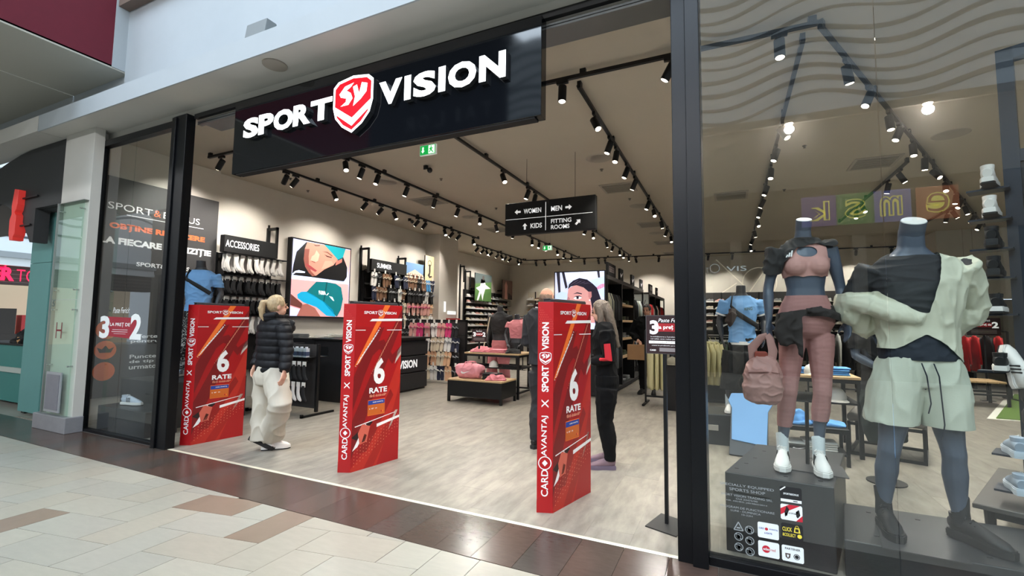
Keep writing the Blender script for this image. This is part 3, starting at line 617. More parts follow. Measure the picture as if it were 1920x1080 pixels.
# dark poster on the wall of the side display
t=empty('wall_poster',(-7.93,3.35,1.1),0,'dark grey poster board with orange and white lettering on the side display wall','poster')
W(MB().box((-7.93,3.3,.3),(-7.90,4.95,3.42)),'board',M('poster_grey',(58,57,58),.6),t)
c=Canvas((-7.90,3.3,.3),(0,1,0),(0,0,1),1.65,3.12,.001); OP=M('poster_orange',(226,110,60),.5)
c.text('SPORT',.06,.85,.34,.032,WH,bold=0); c.text('&',.41,.85,.06,.032,OP,bold=0); c.text('BONUS',.49,.85,.33,.032,WH,bold=0); c.rect(.2,.832,.86,.835,WH)
c.text('OBȚINE REDUCERE',.08,.755,.80,.036,OP,bold=.05); c.text('LA FIECARE ACHIZIȚIE',.02,.682,.93,.042,WH,bold=.05)
c.text('SPORT&BONUS',.3,.60,.45,.02,WH); c.poly([(.66,.52),(.97,.555),(.7,.58)],OP)
for z_,tt in ((.26,'Oferte'),(.235,'pentru tine'),(.165,'Puncte'),(.14,'de tip cadou'),(.115,'urmatoare')): c.text(tt,.30,z_,.07*len(tt)*.5,.018,WH)
for z_ in (.30,.21,.115): c.disc(.12,z_,.13,OP)
c.up(); c.poly([(.08,.198),(.16,.198),(.18,.222),(.145,.213),(.12,.23),(.095,.213),(.06,.222)],PBLK); CB(c,'printed_face',t)
# accessories wall ----------------------------------------------------
def header(x,y0,y1,z0,z1,txt,label,tx):
    t=empty('header_sign',(x,(y0+y1)/2,z0),0,label,'sign'); W(MB().box((x-.12,y0,z0),(x,y1,z1)),'board',BLKM,t,bevel=.004)
    c=Canvas((x,y0,z0),(0,1,0),(0,0,1),y1-y0,z1-z0,.0015); c.text(txt,tx[0],.3,tx[1],.42,PW,bold=.012); CB(c,'lettering',t); return t
header(-7.69,4.95,5.95,2.55,2.84,'ACCESSORIES','black header board reading ACCESSORIES',(.02,.62))
header(-7.69,8.52,9.85,2.62,2.90,'SUMMER','black header board reading SUMMER',(.14,.40))
def slat_unit(y0,y1,z0,z1,label):
    t=empty('wall_rack',(-7.98,(y0+y1)/2,0),0,label,'rack'); W(MB().box((-7.995,y0,z0),(-7.95,y1,z1)),'back_panel',M('rack_panel',(40,38,38),.6),t)
    for y in (y0,y1-.04): W(MB().box((-7.95,y,0),(-7.90,y+.04,z1)),'upright',BLK,t)
    return t
ra=slat_unit(4.95,6.02,.5,2.55,'black wall rack holding rows of socks under the ACCESSORIES header')
rs=slat_unit(8.5,11.05,.8,2.62,'black wall rack holding rows of flip flops under the SUMMER header')
for z_ in (2.50,2.12,1.78,1.44): W(MB().box((-7.9,4.97,z_+.02),(-7.62,6.15,z_+.035)),'hook_bar',BLK,ra)
def sock_mesh(c1,c2):
    m=MB(); m.box((-.035,-.004,-.07),(.035,.004,0),c2)
    m.loft([(0,0,-.05),(0,0,-.14),(.01,0,-.2),(.035,0,-.24),(.07,0,-.27)],[(.032,.012),(.03,.014),(.034,.016),(.032,.016),(.016,.01)],8,mat=c1)
    m.loft([(.0,.01,-.05),(-.01,.012,-.15),(-.005,.012,-.22),(.01,.012,-.26)],[(.03,.01),(.03,.012),(.03,.014),(.014,.01)],8,mat=c1); return m.mesh('sock_pack')
SKW=M('sock_white',(226,222,218),.85); SKB=M('sock_black',(24,24,26),.85)
swm,sbm=sock_mesh(SKW,CARD),sock_mesh(SKB,CARD)
for r,z_,me,cn in ((0,2.52,swm,'white'),(1,2.14,sbm,'black'),(2,1.80,sbm,'black'),(3,1.46,swm,'white')):
    for k in range(9):
        for d in range(2):
            o=bpy.data.objects.new('sock_pack',me); col.objects.link(o); o.location=(-7.66-d*.1,5.02+k*.125,z_); o.scale=(1.1,)*3; o.rotation_euler=(random.uniform(-.15,.15),random.uniform(-.12,.12),pi/2+random.uniform(-.25,.25))
            tag(o,'%s sock pack, %s from the left in the %s row of the accessories wall, %s'%(cn,od(k),['top','second','third','lowest'][r],'front' if not d else 'behind'),'socks','sock packs on the accessories wall')
# flip flops -----------------------------------------------------------
def flip_mesh(c1,c2):
    m=MB()
    for dx in (-.042,.042):
        out=[(-.03,-.27),(-.038,-.2),(-.03,-.12),(-.04,-.05),(-.025,0),(.02,0),(.04,-.04),(.03,-.12),(.036,-.2),(.025,-.27)]
        X=Matrix(((1,0,0,dx),(0,0,1,0),(0,1,0,0),(0,0,0,1))); m.prism([(x,z) for x,z in out],-.01,.01,c1,X)
        m.loft([(dx-.034,-.012,-.1),(dx,-.045,-.07),(dx+.034,-.012,-.1)],[.01,.014,.01],6,mat=c2)
    m.box((-.02,-.006,.0),(.02,.0,.07),CARD); return m.mesh('flip_flops')
FF=[('black',flip_mesh(SB,SG)),('cream',flip_mesh(SC,SW)),('pink',flip_mesh(SP,M('pink_hot',(222,110,150),.6))),('white',flip_mesh(SW,SG)),('brown',flip_mesh(SK,SC)),('navy',flip_mesh(M('navy',(36,42,66),.6),SW)),('magenta',flip_mesh(M('magenta',(214,60,120),.6),SP)),('peach',flip_mesh(M('peach',(222,176,140),.6),SC)),('blue',flip_mesh(M('sky_blue',(70,140,200),.6),SW))]
for z_ in (2.56,2.22,1.88,1.54,1.2): W(MB().box((-7.95,8.55,z_+.07),(-7.7,11.35,z_+.085)),'hook_bar',BLK,rs)
for r,z_ in enumerate((2.56,2.22,1.88,1.54,1.2)):
    for k in range(14):
        y=8.62+k*.2; pick=[(0,5,8,4),(3,0,1,4),(7,1,2,4),(1,3,7,0),(1,3,0,7)][r]; cn,me=FF[random.choice(pick if k>5 else (0,5,0,4,3))]
        o=bpy.data.objects.new('flip_flops',me); col.objects.link(o); o.location=(-7.70+random.uniform(-.04,.02),y,z_+.02); o.rotation_euler=(random.uniform(-.12,.12),random.uniform(-.12,.12),pi/2+random.uniform(-.3,.3)); o.scale=(1.2,)*3
        tag(o,'%s flip flops, %s from the left in the %s row under the SUMMER header'%(cn,od(k),['top','second','third','fourth','lowest'][r]),'sandals','flip flops on the summer wall')
t=empty('flip_flop_rack',(-6.2,9.3,0),0,'black free-standing rack of pink and white flip flops beside the counter','rack'); 
W(MB().box((-6.98,9.32,1.42),(-5.5,9.36,1.46)).box((-6.98,9.32,0),(-6.94,9.36,1.46)).box((-5.54,9.32,0),(-5.50,9.36,1.46)).box((-6.98,9.1,0),(-6.94,9.6,.04)).box((-5.54,9.1,0),(-5.5,9.6,.04)),'frame',BLK,t)
W(MB().box((-6.94,9.33,.25),(-5.54,9.35,1.42)),'mesh_panel',M('rack_mesh',(48,46,46),.7),t)
for r,z_ in enumerate((1.36,1.03,.70,.37)):
    W(MB().box((-6.94,9.1,z_+.07),(-5.54,9.12,z_+.085)).box((-6.94,9.1,z_+.07),(-6.92,9.34,z_+.085)).box((-5.56,9.1,z_+.07),(-5.54,9.34,z_+.085)),'hook_bar',BLK,t)
    for k in range(7):
        pick=[(2,2,6,3),(1,3,3,1),(6,6,1,7),(5,3,7,1)][r]; cn,me=FF[random.choice(pick) if k<6 else random.choice((0,5,1))]
        o=bpy.data.objects.new('flip_flops',me); col.objects.link(o); o.location=(-6.84+k*.2,9.08,z_+.02); o.scale=(1.2,)*3; o.rotation_euler=(random.uniform(-.12,.05),random.uniform(-.14,.14),random.uniform(-.3,.3)); tag(o,'%s flip flops, %s from the left in the %s row of the free-standing rack'%(cn,od(k),['top','second','third','lowest'][r]),'sandals','flip flops on the free-standing rack')
# summer pictures -------------------------------------------------------
def picture(o,u,w_,h,label,fn,th=.03,back=0,name='framed_picture'):
    u=V(u).normalized(); n=u.cross(V((0,0,1))); t=empty(name,o,0,label,'picture'); 
    X=Matrix(((u.x,-n.x,0,o[0]),(u.y,-n.y,0,o[1]),(0,0,1,o[2]),(0,0,0,1))); W(MB().box((0,0,0),(w_,th,h),X=X),'board',BLKM,t)
    if back: W(MB().box((w_*.2,th,h*.4),(w_*.24,back,h*.46),X=X).box((w_*.76,th,h*.4),(w_*.8,back,h*.46),X=X),'bracket',BLK,t)
    c=Canvas(o,u,(0,0,1),w_,h,.0015); fn(c); CB(c,'printed_face',t); return t
PM=lambda n,c=(0,0,0): M('pic_'+n,c,.6)
def pic_beach(c):
    c.rect(0,.3,1,1,PM('sky',(120,160,205))); c.rect(0,0,1,.3,PM('sand',(160,112,86))); c.up(); c.poly([(0,.3),(1,.3),(1,.55),(.5,.75),(0,.5)],PM('haze',(226,214,190))); c.up()
    for x in (.2,.42,.62,.85): c.poly([(x-.04,.12),(x-.02,.4),(x-.1,.6),(x-.05,.55),(x,.5),(x+.06,.58),(x+.08,.62),(x+.03,.4),(x+.05,.12),(x,.3)],PM('figure',(150,84,60)))
def pic_jump(c):
    c.rect(0,.25,1,1,PM('cream_sky',(236,216,170))); c.rect(0,0,1,.25,PM('sea',(190,170,140))); c.up(); c.ring(.5,.78,.09,.02,PM('dark',(60,50,46))); c.poly([(.42,.75),(.6,.75),(.62,.55),(.55,.4),(.78,.42),(.8,.38),(.5,.34),(.3,.42),(.44,.5)],PM('dark')); c.line(0,.18,1,.2,.01,PM('dark'))
picture((-7.72,9.85,2.33),(0,1,0),.78,.66,'beach picture with running figures right of the SUMMER header',pic_beach,back=.27)
picture((-7.70,10.68,2.32),(0,1,0),.42,.96,'tall cream picture of a leaping figure on the summer wall',pic_jump,back=.29)
def pic_green(c):
    c.rect(0,0,1,1,PM('green',(70,110,52))); c.up(); c.poly([(0,.6),(1,.75),(1,1),(0,1)],PM('stadium',(70,84,84))); c.poly([(.1,.0),(.25,.35),(.05,.45),(.3,.55),(.35,.8),(.55,.82),(.62,.62),(.95,.5),(.6,.45),(.5,.2),(.45,0),(.35,.3),(.2,0)],PM('white_kit',(226,230,228))); c.up(); c.disc(.48,.86,.09,PM('dark'))
def pic_woman(c):
    c.rect(0,0,1,1,PM('dusk',(120,92,84))); c.up(); c.poly([(.2,0),(.25,.4),(.2,.7),(.35,.95),(.5,.7),(.45,.3),(.55,0)],PM('blush',(206,150,138))); c.poly([(.5,0),(.6,.35),(.95,.2),(1,0)],PM('dark'))
picture((-8.45,14.85,2.22),(0,1,0),1.3,1.03,'picture of a player in white on green grass over the left shoe wall',pic_green,back=.34)
picture((-8.45,17.15,2.4),(0,1,0),.95,.8,'small picture of a woman in pink at the end of the left shoe wall',pic_woman,back=.34)
t=bracket((-8.8,14.33,.0),'tall black post beside the grey pillar',zt=3.45,zb=0,dep=.2)
bracket((-8.8,14.7,.0),'thin black post left of the green picture',zt=3.3,zb=2.6,dep=.25)
# wall things on the pillar
t=empty('tube_lamp',(-7.5,11.36,1.7),0,'short white upright tube lamp on the grey pillar','light'); W(MB().cyl((-7.46,11.36,1.7),(-7.46,11.36,2.0),.03,12),'tube',M('tube_white',(245,250,250),.4,emit=.6),t)
t=empty('wall_lamp',(-7.5,11.75,1.66),0,'small pale emergency lamp low on the grey pillar','light'); W(MB().box((-7.5,11.55,1.63),(-7.44,11.95,1.73)),'housing',M('tube_white'),t,bevel=.01)
t=empty('hydrant_cabinet',(-7.5,11.8,1.0),0,'red hydrant cabinet on the grey pillar behind the flip flop rack','cabinet'); W(MB().box((-7.5,11.5,.8),(-7.35,12.05,1.52)),'body',M('cabinet_red',(170,24,26),.5),t,bevel=.006)
# cash desk ------------------------------------------------------------
DESK=M('desk_black',(30,31,34),.45,var=.05)
t=empty('cash_desk',(-6.2,7.1,0),0,'long black cash desk with lit lettering behind the middle security gate','counter')
W(MB().box((-6.7,6.05,.0),(-5.90,8.28,1.05)),'carcass',DESK,t)
for i,(z0_,z1_) in enumerate(((.04,.36),(.38,.70),(.72,1.0))): W(MB().cbox((-5.90,6.05,z0_),(-5.85,8.28,z1_),.012),'front_panel',DESK,t)
W(MB().cbox((-6.75,6.02,1.05),(-5.82,8.31,1.085),.006),'countertop',BLK,t)
c=Canvas((-5.85,6.4,.47),(0,1,0),(0,0,1),1.55,.16,.004); c.text('SPORT',0,0,.38,1,PW,bold=.03); c.shield(.41,-.4,.14,1.9,PW,LITR,PW); c.text('VISION',.6,0,.38,1,PW,bold=.03); CB(c,'lettering',t)
t=empty('back_counter',(-7.7,7,0),0,'low black counter along the wall under the screen','counter')
W(MB().box((-7.98,6.2,0),(-7.2,8.3,1.03)),'carcass',DESK,t,bevel=.004); W(MB().cbox((-7.99,6.15,1.03),(-7.15,8.35,1.06)),'countertop',BLK,t)
t=empty('side_cabinet',(-7.2,5.95,0),0,'black cabinet behind the sock stand at the end of the counter','cabinet'); W(MB().box((-7.9,6.05,0),(-6.72,6.14,1.08)).box((-7.2,5.5,0),(-6.95,6.1,1.0)),'carcass',DESK,t,bevel=.004)
def folded(name,mat,w_,d,h,n=1,jit=.01):
    """folded garment with soft rounded edge and a visible fold line"""
    m=MB(); z=0
    for k in range(n):
        hh=h/n; a=random.uniform(-jit,jit); b=random.uniform(-jit,jit)
        m.loft([(a-w_/2,b,z+hh*.5),(a-w_/2+.012,b,z+hh*.5),(a+w_/2-.012,b,z+hh*.5),(a+w_/2,b,z+hh*.5)],[(d/2-.01,hh*.38),(d/2,hh*.5),(d/2,hh*.5),(d/2-.01,hh*.38)],12,ref=(0,1,0),sq=.45); z+=hh
    return m.mesh(name,mat,True)
TEE={k:folded('folded_tee',m_,.3,.26,.022) for k,m_ in (('blue',M('cloth_blue',(92,152,214),.85)),('pink',M('cloth_pink',(214,130,140),.85)),('white',M('cloth_white',(222,220,214),.85)),('black',M('cloth_black',(26,26,28),.85)),('navy',M('cloth_navy',(28,36,58),.85)),('green',M('cloth_green',(60,72,52),.85)),('grey',M('cloth_grey',(120,122,124),.85)),('red',M('cloth_red',(190,24,30),.7)))}
def stack(x,y,z,n,c,label,grp,rz=0):
    for k in range(n):
        o=bpy.data.objects.new('folded_tee',TEE[c]); col.objects.link(o); o.location=(x+random.uniform(-.006,.006),y+random.uniform(-.006,.006),z+k*.0222); o.rotation_euler=(0,0,rz+random.uniform(-.04,.04))
        tag(o,'%s, %s from the bottom'%(label,od(k)) if n>1 else label,'clothes',grp)
for i,(y,n,c_) in enumerate(((6.35,4,'grey'),(6.7,1,'white'),(6.95,2,'white'),(7.25,3,'white'),(7.6,2,'grey'))): stack(-7.45,y,1.06,n,c_,'%s folded garment in the %s pile on the back counter'%(c_,od(i)),'folded garments on the back counter',.2*i)
# cap -------------------------------------------------------------------
def cap(p,rz,mat,label,tilt=0,s=1):
    t=empty('baseball_hat',p,rz,label,'cap'); t.rotation_euler=(tilt,0,rz); t.scale=(s,)*3
    m=MB(); m.loft([(0,0,0),(0,0,.03),(0,0,.06),(0,0,.09),(0,0,.112),(0,0,.12)],[(.085,.1),(.088,.1),(.082,.092),(.062,.07),(.03,.035),(.004,.005)],20); m.build('crown',mat,t,smooth=True)
    m=MB(); pts=[];n=14
    for i in range(n+1):
        a=pi+pi*i/n; pts.append((.086*cos(a),.098*sin(a),.008))
    vs=[];  
    for i in range(n+1):
        a=pi+pi*i/n; k=sin(pi*i/n); vs+= [(.084*cos(a),.096*sin(a),.012),(.09*cos(a)*1.02,.098*sin(a)-.085*k,.0+.008*k),(.09*cos(a)*1.02,.098*sin(a)-.085*k,-.004+.008*k),(.084*cos(a),.096*sin(a),.004)]
    fs=[]
    for i in range(n):
        for j in range(4): fs.append((4*i+j,4*i+(j+1)%4,4*i+4+(j+1)%4,4*i+4+j))
    m.add(vs,fs); m.build('brim',mat,t); MB().ell((0,0,.121),(.01,.01,.005),8).build('button',mat,t); return t
# tables ----------------------------------------------------------------
def table(x0,y0,x1,y1,z,label,name='display_table',topm=WOOD,th=.03,leg=.04,apron=.06,side=None,shelf=None,rz=0,rail=None,cat='table'):
    cx,cy=(x0+x1)/2,(y0+y1)/2; t=empty(name,(cx,cy,0),rz,label,cat); a,b=(x1-x0)/2,(y1-y0)/2
    MB().cbox((-a,-b,z-th),(a,b,z),.004).build('tabletop',topm,t)
    for sx in (-1,1):
        for sy in (-1,1): MB().box((sx*a-(leg if sx>0 else 0),sy*b-(leg if sy>0 else 0),0),(sx*a+(leg if sx<0 else 0),sy*b+(leg if sy<0 else 0),z-th)).build('leg',BLK,t)
    for sy in (-1,1): MB().box((-a+leg,sy*b-(.02 if sy>0 else 0),z-th-apron),(a-leg,sy*b+(.02 if sy<0 else 0),z-th)).build('apron',BLK,t)
    for sx in (-1,1): MB().box((sx*a-(.02 if sx>0 else 0),-b+leg,z-th-apron),(sx*a+(.02 if sx<0 else 0),b-leg,z-th)).build('apron',BLK,t)
    if shelf: MB().box((-a+.01,-b+.01,shelf-.02),(a-.01,b-.01,shelf)).build('shelf',BLKM,t)
    if rail:
        for sy in (-1,1): MB().box((-a,sy*b-(leg if sy>0 else 0),rail),(a,sy*b+(leg if sy<0 else 0),rail+.03)).build('rail',BLK,t)
        for sx in (-1,1): MB().box((sx*a-(leg if sx>0 else 0),-b,rail),(sx*a+(leg if sx<0 else 0),b,rail+.03)).build('rail',BLK,t)
    return t
table(-4.58,7.12,-3.5,7.72,.40,'low black bench table with light wood top and a pink bag on it',apron=.27)
table(-4.66,7.82,-3.5,8.6,.83,'taller black table with wood top holding pink shirts and a mannequin',shelf=.56,apron=.04,rail=.1)
# duffel bag
def duffel(p,rz,mat,label):
    t=empty('duffel_bag',p,rz,label,'bag'); m=MB()
    m.loft([(-.24,0,.12),(-.235,0,.125),(-.2,0,.13),(0,0,.135),(.2,0,.13),(.235,0,.125),(.24,0,.12)],[(.06,.06),(.10,.105),(.125,.125),(.13,.135),(.125,.125),(.10,.105),(.06,.06)],18,ref=(0,1,0),sq=.75)
    put(fuse(m,.012,4,.012,10,(1,1,1)),'body',mat,t)
    for y in (-.1,.1):
        m=MB(); pts=[(-.1,y*1.28,.08),(-.09,y*1.2,.2),(-.06,y*.7,.29),(.06,y*.7,.29),(.09,y*1.2,.2),(.1,y*1.28,.08)]; m.loft(pts,[(.014,.004)]*6,8,ref=(0,0,1)); m.build('handle',mat,t)
    MB().box((-.16,-.006,.262),(.16,.006,.272)).build('zip',M('zip_dark',(80,40,46),.5),t)
    c=Canvas((-.12,-.139,.08),(1,0,0),(0,0,1),.2,.09,.001); c.poly([(0,.35),(.12,.1),(.3,.1),(1,.75),(.35,.36),(.2,.38),(.1,.6)],WH); c.build('emblem',t)
duffel((-4.25,7.35,.40),.05,M('bag_pink',(214,140,150),.7),'pink duffel bag with a white tick mark on the low bench table')
stack(-4.12+.3,7.4,.40,5,'black','black folded shirt beside the pink duffel bag','black shirts on the low bench table')
def crumpled(p,rz,mat,label,s=(.2,.15,.07),seed=1,name='rumpled_shirt',f=8,amp=.03):
    m=MB(); m.ell((0,0,s[2]*.42),(s[0],s[1],s[2]*.6),16); m.ell((s[0]*.5,.02,s[2]*.3),(s[0]*.6,s[1]*.7,s[2]*.4),14); m.box((-s[0],-s[1],.004),(s[0]*1.1,s[1],.02))
    me=fuse(m,.009,5,amp,f,(1,1,1.4),seed)
    z=min(v.co.z for v in me.vertices)
    for v in me.vertices: v.co.z=max(v.co.z,0.001)
    o=put(me,name,mat,None,p,rz); return tag(o,label,'clothes')
crumpled((-3.72+.0,7.32,.40),.3,MC['cloth_pink'],'rumpled pink shirt at the right end of the low bench table',s=(.16,.12,.09))
crumpled((-4.35,8.0,.83),.1,MC['cloth_pink'],'rumpled pink shirt at the left end of the taller table',s=(.2,.13,.09),seed=4)
stack(-3.98,7.98,.83,3,'pink','pink folded shirt on the taller table','pink folded shirts on the taller table')
cap((-4.1,7.98,.56),.5,M('cap_white',(222,220,214),.8),'white cap on the middle shelf of the table behind the duffel bag')
stack(-4.42,8.0,.56,2,'black','black folded shirt left of the white cap','black shirts on the middle shelf'); stack(-3.72,8.0,.56,2,'black','black folded shirt right of the white cap','black shirts on the shelf right of the cap')
def promo(x,y,z,label,w_=.32,h=.24,stand=0.0,rz=0):
    t=empty('promo_sign',(x,y,z),rz,label,'sign'); MB().box((-w_/2,-.01,stand),(w_/2,.01,stand+h)).build('board',M('promo_dark',(44,14,18),.5),t)
    if stand: MB().box((-.015,-.01,0),(.015,.01,stand)).box((-.1,-.06,0),(.1,.06,.008)).build('stand',BLK,t)
    c=Canvas((-w_/2,-.01,stand),(1,0,0),(0,0,1),w_,h,.0012); c.rect(.3,.48,.75,.72,M('promo_red',(180,30,40),.5)); c.up(); c.text('Paste Fericit',.3,.8,.4,.12,PW,bold=0,shear=.25); c.text('3',.08,.42,.2,.36,PW,bold=.04); c.text('2',.74,.42,.2,.36,PW,bold=.04); c.text('la preț de',.31,.53,.42,.15,PW)
    for k in range(3): c.rect(.12,.28-.08*k,.88,.31-.08*k,M('print_grey2',(150,140,140),.6))
    c.build('printed_face',t); return t
promo(-4.55+.17,7.9,.83,'dark 3 for 2 sign on a stand beside the standing mannequin',stand=.2); promo(-3.75,9.6,1.25,'far dark 3 for 2 sign right of the pink top mannequin',stand=.3,w_=.38,h=.28)
table(-4.0,9.4,-3.35,10.2,1.25,'tall black shelf table behind the pink top mannequin',topm=BLKM,shelf=.7)
# sock floor stand -------------------------------------------------------
t=empty('sock_stand',(-5.9,5.1,0),0,'black wire stand of sock packs behind the woman in the quilted jacket','rack')
for x_ in (-6.75,-5.57): W(MB().box((x_-.02,5.08,.05),(x_+.02,5.12,1.05)),'upright',BLK,t); W(MB().box((x_-.02,4.83,0),(x_+.02,5.43,.03)).box((x_-.02,4.83,.0),(x_+.02,4.86,.05)),'foot',BLK,t)
W(MB().box((-6.75,5.09,.1),(-5.57,5.11,1.04)),'mesh_panel',MC['rack_mesh'],t)
WB=glass_mat('acrylic',(.8,.84,.84),1.5)
W(MB().box((-6.73,4.88,.86),(-5.59,4.89,1.0)).box((-6.73,5.3,.86),(-5.59,5.31,1.0)),'tray_front',WB,t); W(MB().box((-6.73,4.88,.85),(-5.59,5.31,.86)),'tray',BLK,t)
for r,z_ in enumerate((.80,.50)):
    W(MB().box((-6.73,4.92,z_),(-5.6,4.935,z_+.012)),'hook_bar',BLK,t)
    for k in range(11):
        o=bpy.data.objects.new('sock_pack',random.choice((sbm,sbm,sbm,sbm,swm))); col.objects.link(o); o.location=(-6.68+k*.105,4.905,z_); tag(o,'sock pack, %s from the left in the %s row of the wire stand'%(od(k),['upper','lower'][r]),'socks','sock packs hanging on the wire stand')
bxm=MB().box((-.03,-.03,0),(.03,.03,.13),M('box_white',(210,214,222),.6)).box((-.0305,-.0305,.02),(.0305,.0305,.08),M('box_blue',(70,80,110),.6)).cyl((0,0,.13),(0,0,.15),.02,8,MC['box_white']).mesh('bottle_pack')
for k in range(11):
    o=bpy.data.objects.new('cleaner_bottle',bxm); col.objects.link(o); o.location=(-6.66+k*.1,4.96,.86); tag(o,'small white bottle with a blue label, %s from the left in the stand tray'%od(k),'bottle','bottles in the tray of the wire stand')
# gondolas ---------------------------------------------------------------
def garment(mat,w_=.44,h=.72,d=.035,sleeve=True,seed=0):
    m=MB(); m.loft([(0,0,0),(0,0,-.03),(0,0,-.1),(0,0,-.35),(0,0,-h)],[(.05,.012),(w_*.32,.018),(w_*.44,d*.6),(w_*.45,d*.55),(w_*.46,d*.75)],12)
    if sleeve:
        for s_ in (-1,1): m.loft([(s_*w_*.38,0,-.05),(s_*w_*.5,0,-.2),(s_*w_*.53,0,-h*.8)],[(.05,.016),(.05,.02),(.035,.018)],8)
    m.loft([(0,0,0),(0,0,.03),(.03,0,.06),(.02,0,.09),(-.01,0,.09)],[.004]*5,6)
    me=m.mesh('hanging_top',mat,True)
    for v in me.vertices:
        if v.co.z<-.1: v.co.y+=.012*sin(v.co.x*40+seed+v.co.z*7)
    return me
def trousers(mat,h=.95,seed=0):
    m=MB()
    for s_ in (-1,1): m.loft([(s_*.05,0,0),(s_*.07,0,-.2),(s_*.08,0,-.5),(s_*.085,0,-h+.04),(s_*.085,0,-h)],[(.1,.03),(.1,.035),(.085,.03),(.07,.03),(.05,.025)],10)
    m.box((-.14,-.025,-.04),(.14,.025,.0)); m.loft([(0,0,0),(0,0,.03),(.03,0,.06),(0,0,.08)],[.004]*4,6); return m.mesh('hanging_trousers',mat,True)
CL={'sage':M('cl_sage',(142,140,118),.85),'black':MC['cloth_black'],'charcoal':M('cl_charcoal',(52,54,58),.85),'grey':M('cl_grey',(116,120,124),.85),'cream':M('cl_cream',(206,198,152),.85),'khaki':M('cl_khaki',(136,130,112),.85),'red':MC['cloth_red'],'green':M('cl_green',(44,58,44),.85),'white':MC['cloth_white'],'pale':M('cl_pale',(176,190,184),.85)}
GM={k:garment(v,seed=i) for i,(k,v) in enumerate(CL.items())}; TM={k:trousers(CL[k]) for k in ('cream','khaki','grey','black','charcoal')}
def rail(x,y0,y1,z,cols,kind,place,grp,rot=0,ax='y'):
    n=len(cols)
    for i,c_ in enumerate(cols):
        me=(GM if kind=='top' else TM)[c_]; p=y0+(y1-y0)*(i+.5)/n
        o=bpy.data.objects.new('hanging_shirt' if kind=='top' else 'hanging_trousers',me); col.objects.link(o); o.location=(x,p,z-.09) if ax=='y' else (p,x,z-.09); o.rotation_euler=(0,0,rot+random.uniform(-.12,.12))
        tag(o,'%s %s, %s on the %s'%(c_,'top' if kind=='top' else 'trousers',od(i),place),'clothes',grp)
def gondola(y0,bays,label,xs=(-3.05,-2.1),zt=2.36):
    t=empty('clothing_unit',(sum(xs)/2,y0,0),0,label,'shelving'); y=y0; L_=sum(b[0] for b in bays)
    W(MB().box((xs[0]+.4,y0+.02,.1),(xs[0]+.44,y0+L_,zt-.08)),'centre_panel',BLKM,t); W(MB().cbox((xs[0],y0,.02),(xs[1],y0+L_,.1)),'plinth',BLKM,t); W(MB().cbox((xs[0],y0,zt-.08),(xs[1],y0+L_,zt)),'top_beam',M('beam_grey',(70,68,66),.6),t)
    for bl,kind in bays:
        W(MB().box((xs[1]-.04,y,.1),(xs[1],y+.04,zt-.08)).box((xs[0]+.44,y,.1),(xs[1]-.04,y+.02,zt-.08)),'upright',BLK,t)
        if kind=='rail':
            for z_ in (2.15,1.15): W(MB().cyl((-2.35,y+.03,z_),(-2.35,y+bl-.01,z_),.012,8),'hang_rail',CHROME,t)
        else:
            for z_ in (1.86,1.50,1.1,.7): W(MB().cbox((xs[0]+.44,y+.04,z_-.05),(xs[1]-.02,y+bl-.02,z_),.003),'shelf',WOOD,t)
        y+=bl
    W(MB().box((xs[1]-.04,y-.04,.1),(xs[1],y,zt-.08)),'upright',BLK,t); return t
gondola(8.85,((1.35,'rail'),(1.4,'shelf'),(1.45,'rail')),'long black clothing unit running back from the big picture screen')
rail(-2.35,8.95,10.15,2.15,['sage','sage','charcoal','sage','black','black','black','charcoal','black','black'],'top','upper rail of the near bay','tops on the upper rail of the near bay')
rail(-2.35,8.95,10.15,1.15,['grey','khaki','black','khaki','grey','grey','black','charcoal'],'top','lower rail of the near bay','tops on the lower rail of the near bay')
rail(-2.35,11.7,13.0,2.15,['black','black','black','charcoal','pale','sage','pale','pale','white','black'],'top','upper rail of the third bay','tops on the upper rail of the third bay')
rail(-2.35,11.7,13.0,1.15,['charcoal','grey','black','grey','charcoal','grey'],'top','lower rail of the third bay','tops on the lower rail of the third bay')
for r,z_ in enumerate((1.86,1.50,1.1,.7,.1)):
    for k in range(3): stack(-2.32,10.5+k*.42,z_,random.choice((2,4,5)),random.choice(('black','white','grey','green')),'garment in the %s pile of the %s bay shelf'%(od(k),od(r)),'folded garments in the shelf bay',pi/2)
def tick(c,mat=WH): c.poly([(.1,.5),(.2,.25),(.4,.25),(.95,.75),(.45,.5),(.3,.5),(.2,.65)],mat)
def topsign(y,label,h=.25,txt=True,w_=.45):
    t=empty('header_plate',(-2.12,y,2.36),0,label,'sign'); W(MB().box((-2.14,y,2.36),(-2.10,y+w_,2.36+h)),'plate',BLKM,t)
    c=Canvas((-2.10,y,2.36),(0,1,0),(0,0,1),w_,h,.0015)
    if txt: c.rect(.15,.3,.8,.75,MC['print_grey2']); c.up(); c.text('SPORTSWEAR',.18,.55,.55,.12,BLKM); c.text('NEW SEASON',.18,.38,.55,.1,BLKM)
    else: tick(c)
    CB(c,'printed_face',t)
topsign(8.88,'black plate with grey lettering on the near end of the long clothing unit',txt=True,w_=.7); topsign(10.0,'black plate with a white tick, nearest on the long clothing unit',txt=False,w_=.35); topsign(11.35,'black plate with a white tick, middle of the long clothing unit',txt=False,w_=.35); topsign(12.6,'black plate with a white tick, farthest on the long clothing unit',txt=False,w_=.35)
gondola(14.1,((1.2,'rail'),(1.2,'rail'),(1.2,'rail')),'farther black clothing unit with red garments behind the man with the paper bag',zt=2.36)
rail(-2.35,14.2,15.2,2.15,['white','red','red','red','red','white','black'],'top','first bay of the farther clothing unit','tops in the first bay of the farther unit'); rail(-2.35,15.4,16.4,2.15,['black','black','white','red','black'],'top','second bay of the farther unit','tops in the second bay of the farther unit'); rail(-2.35,16.6,17.6,2.15,['red','red','red','black'],'top','third bay of the farther unit','tops in the third bay of the farther unit')
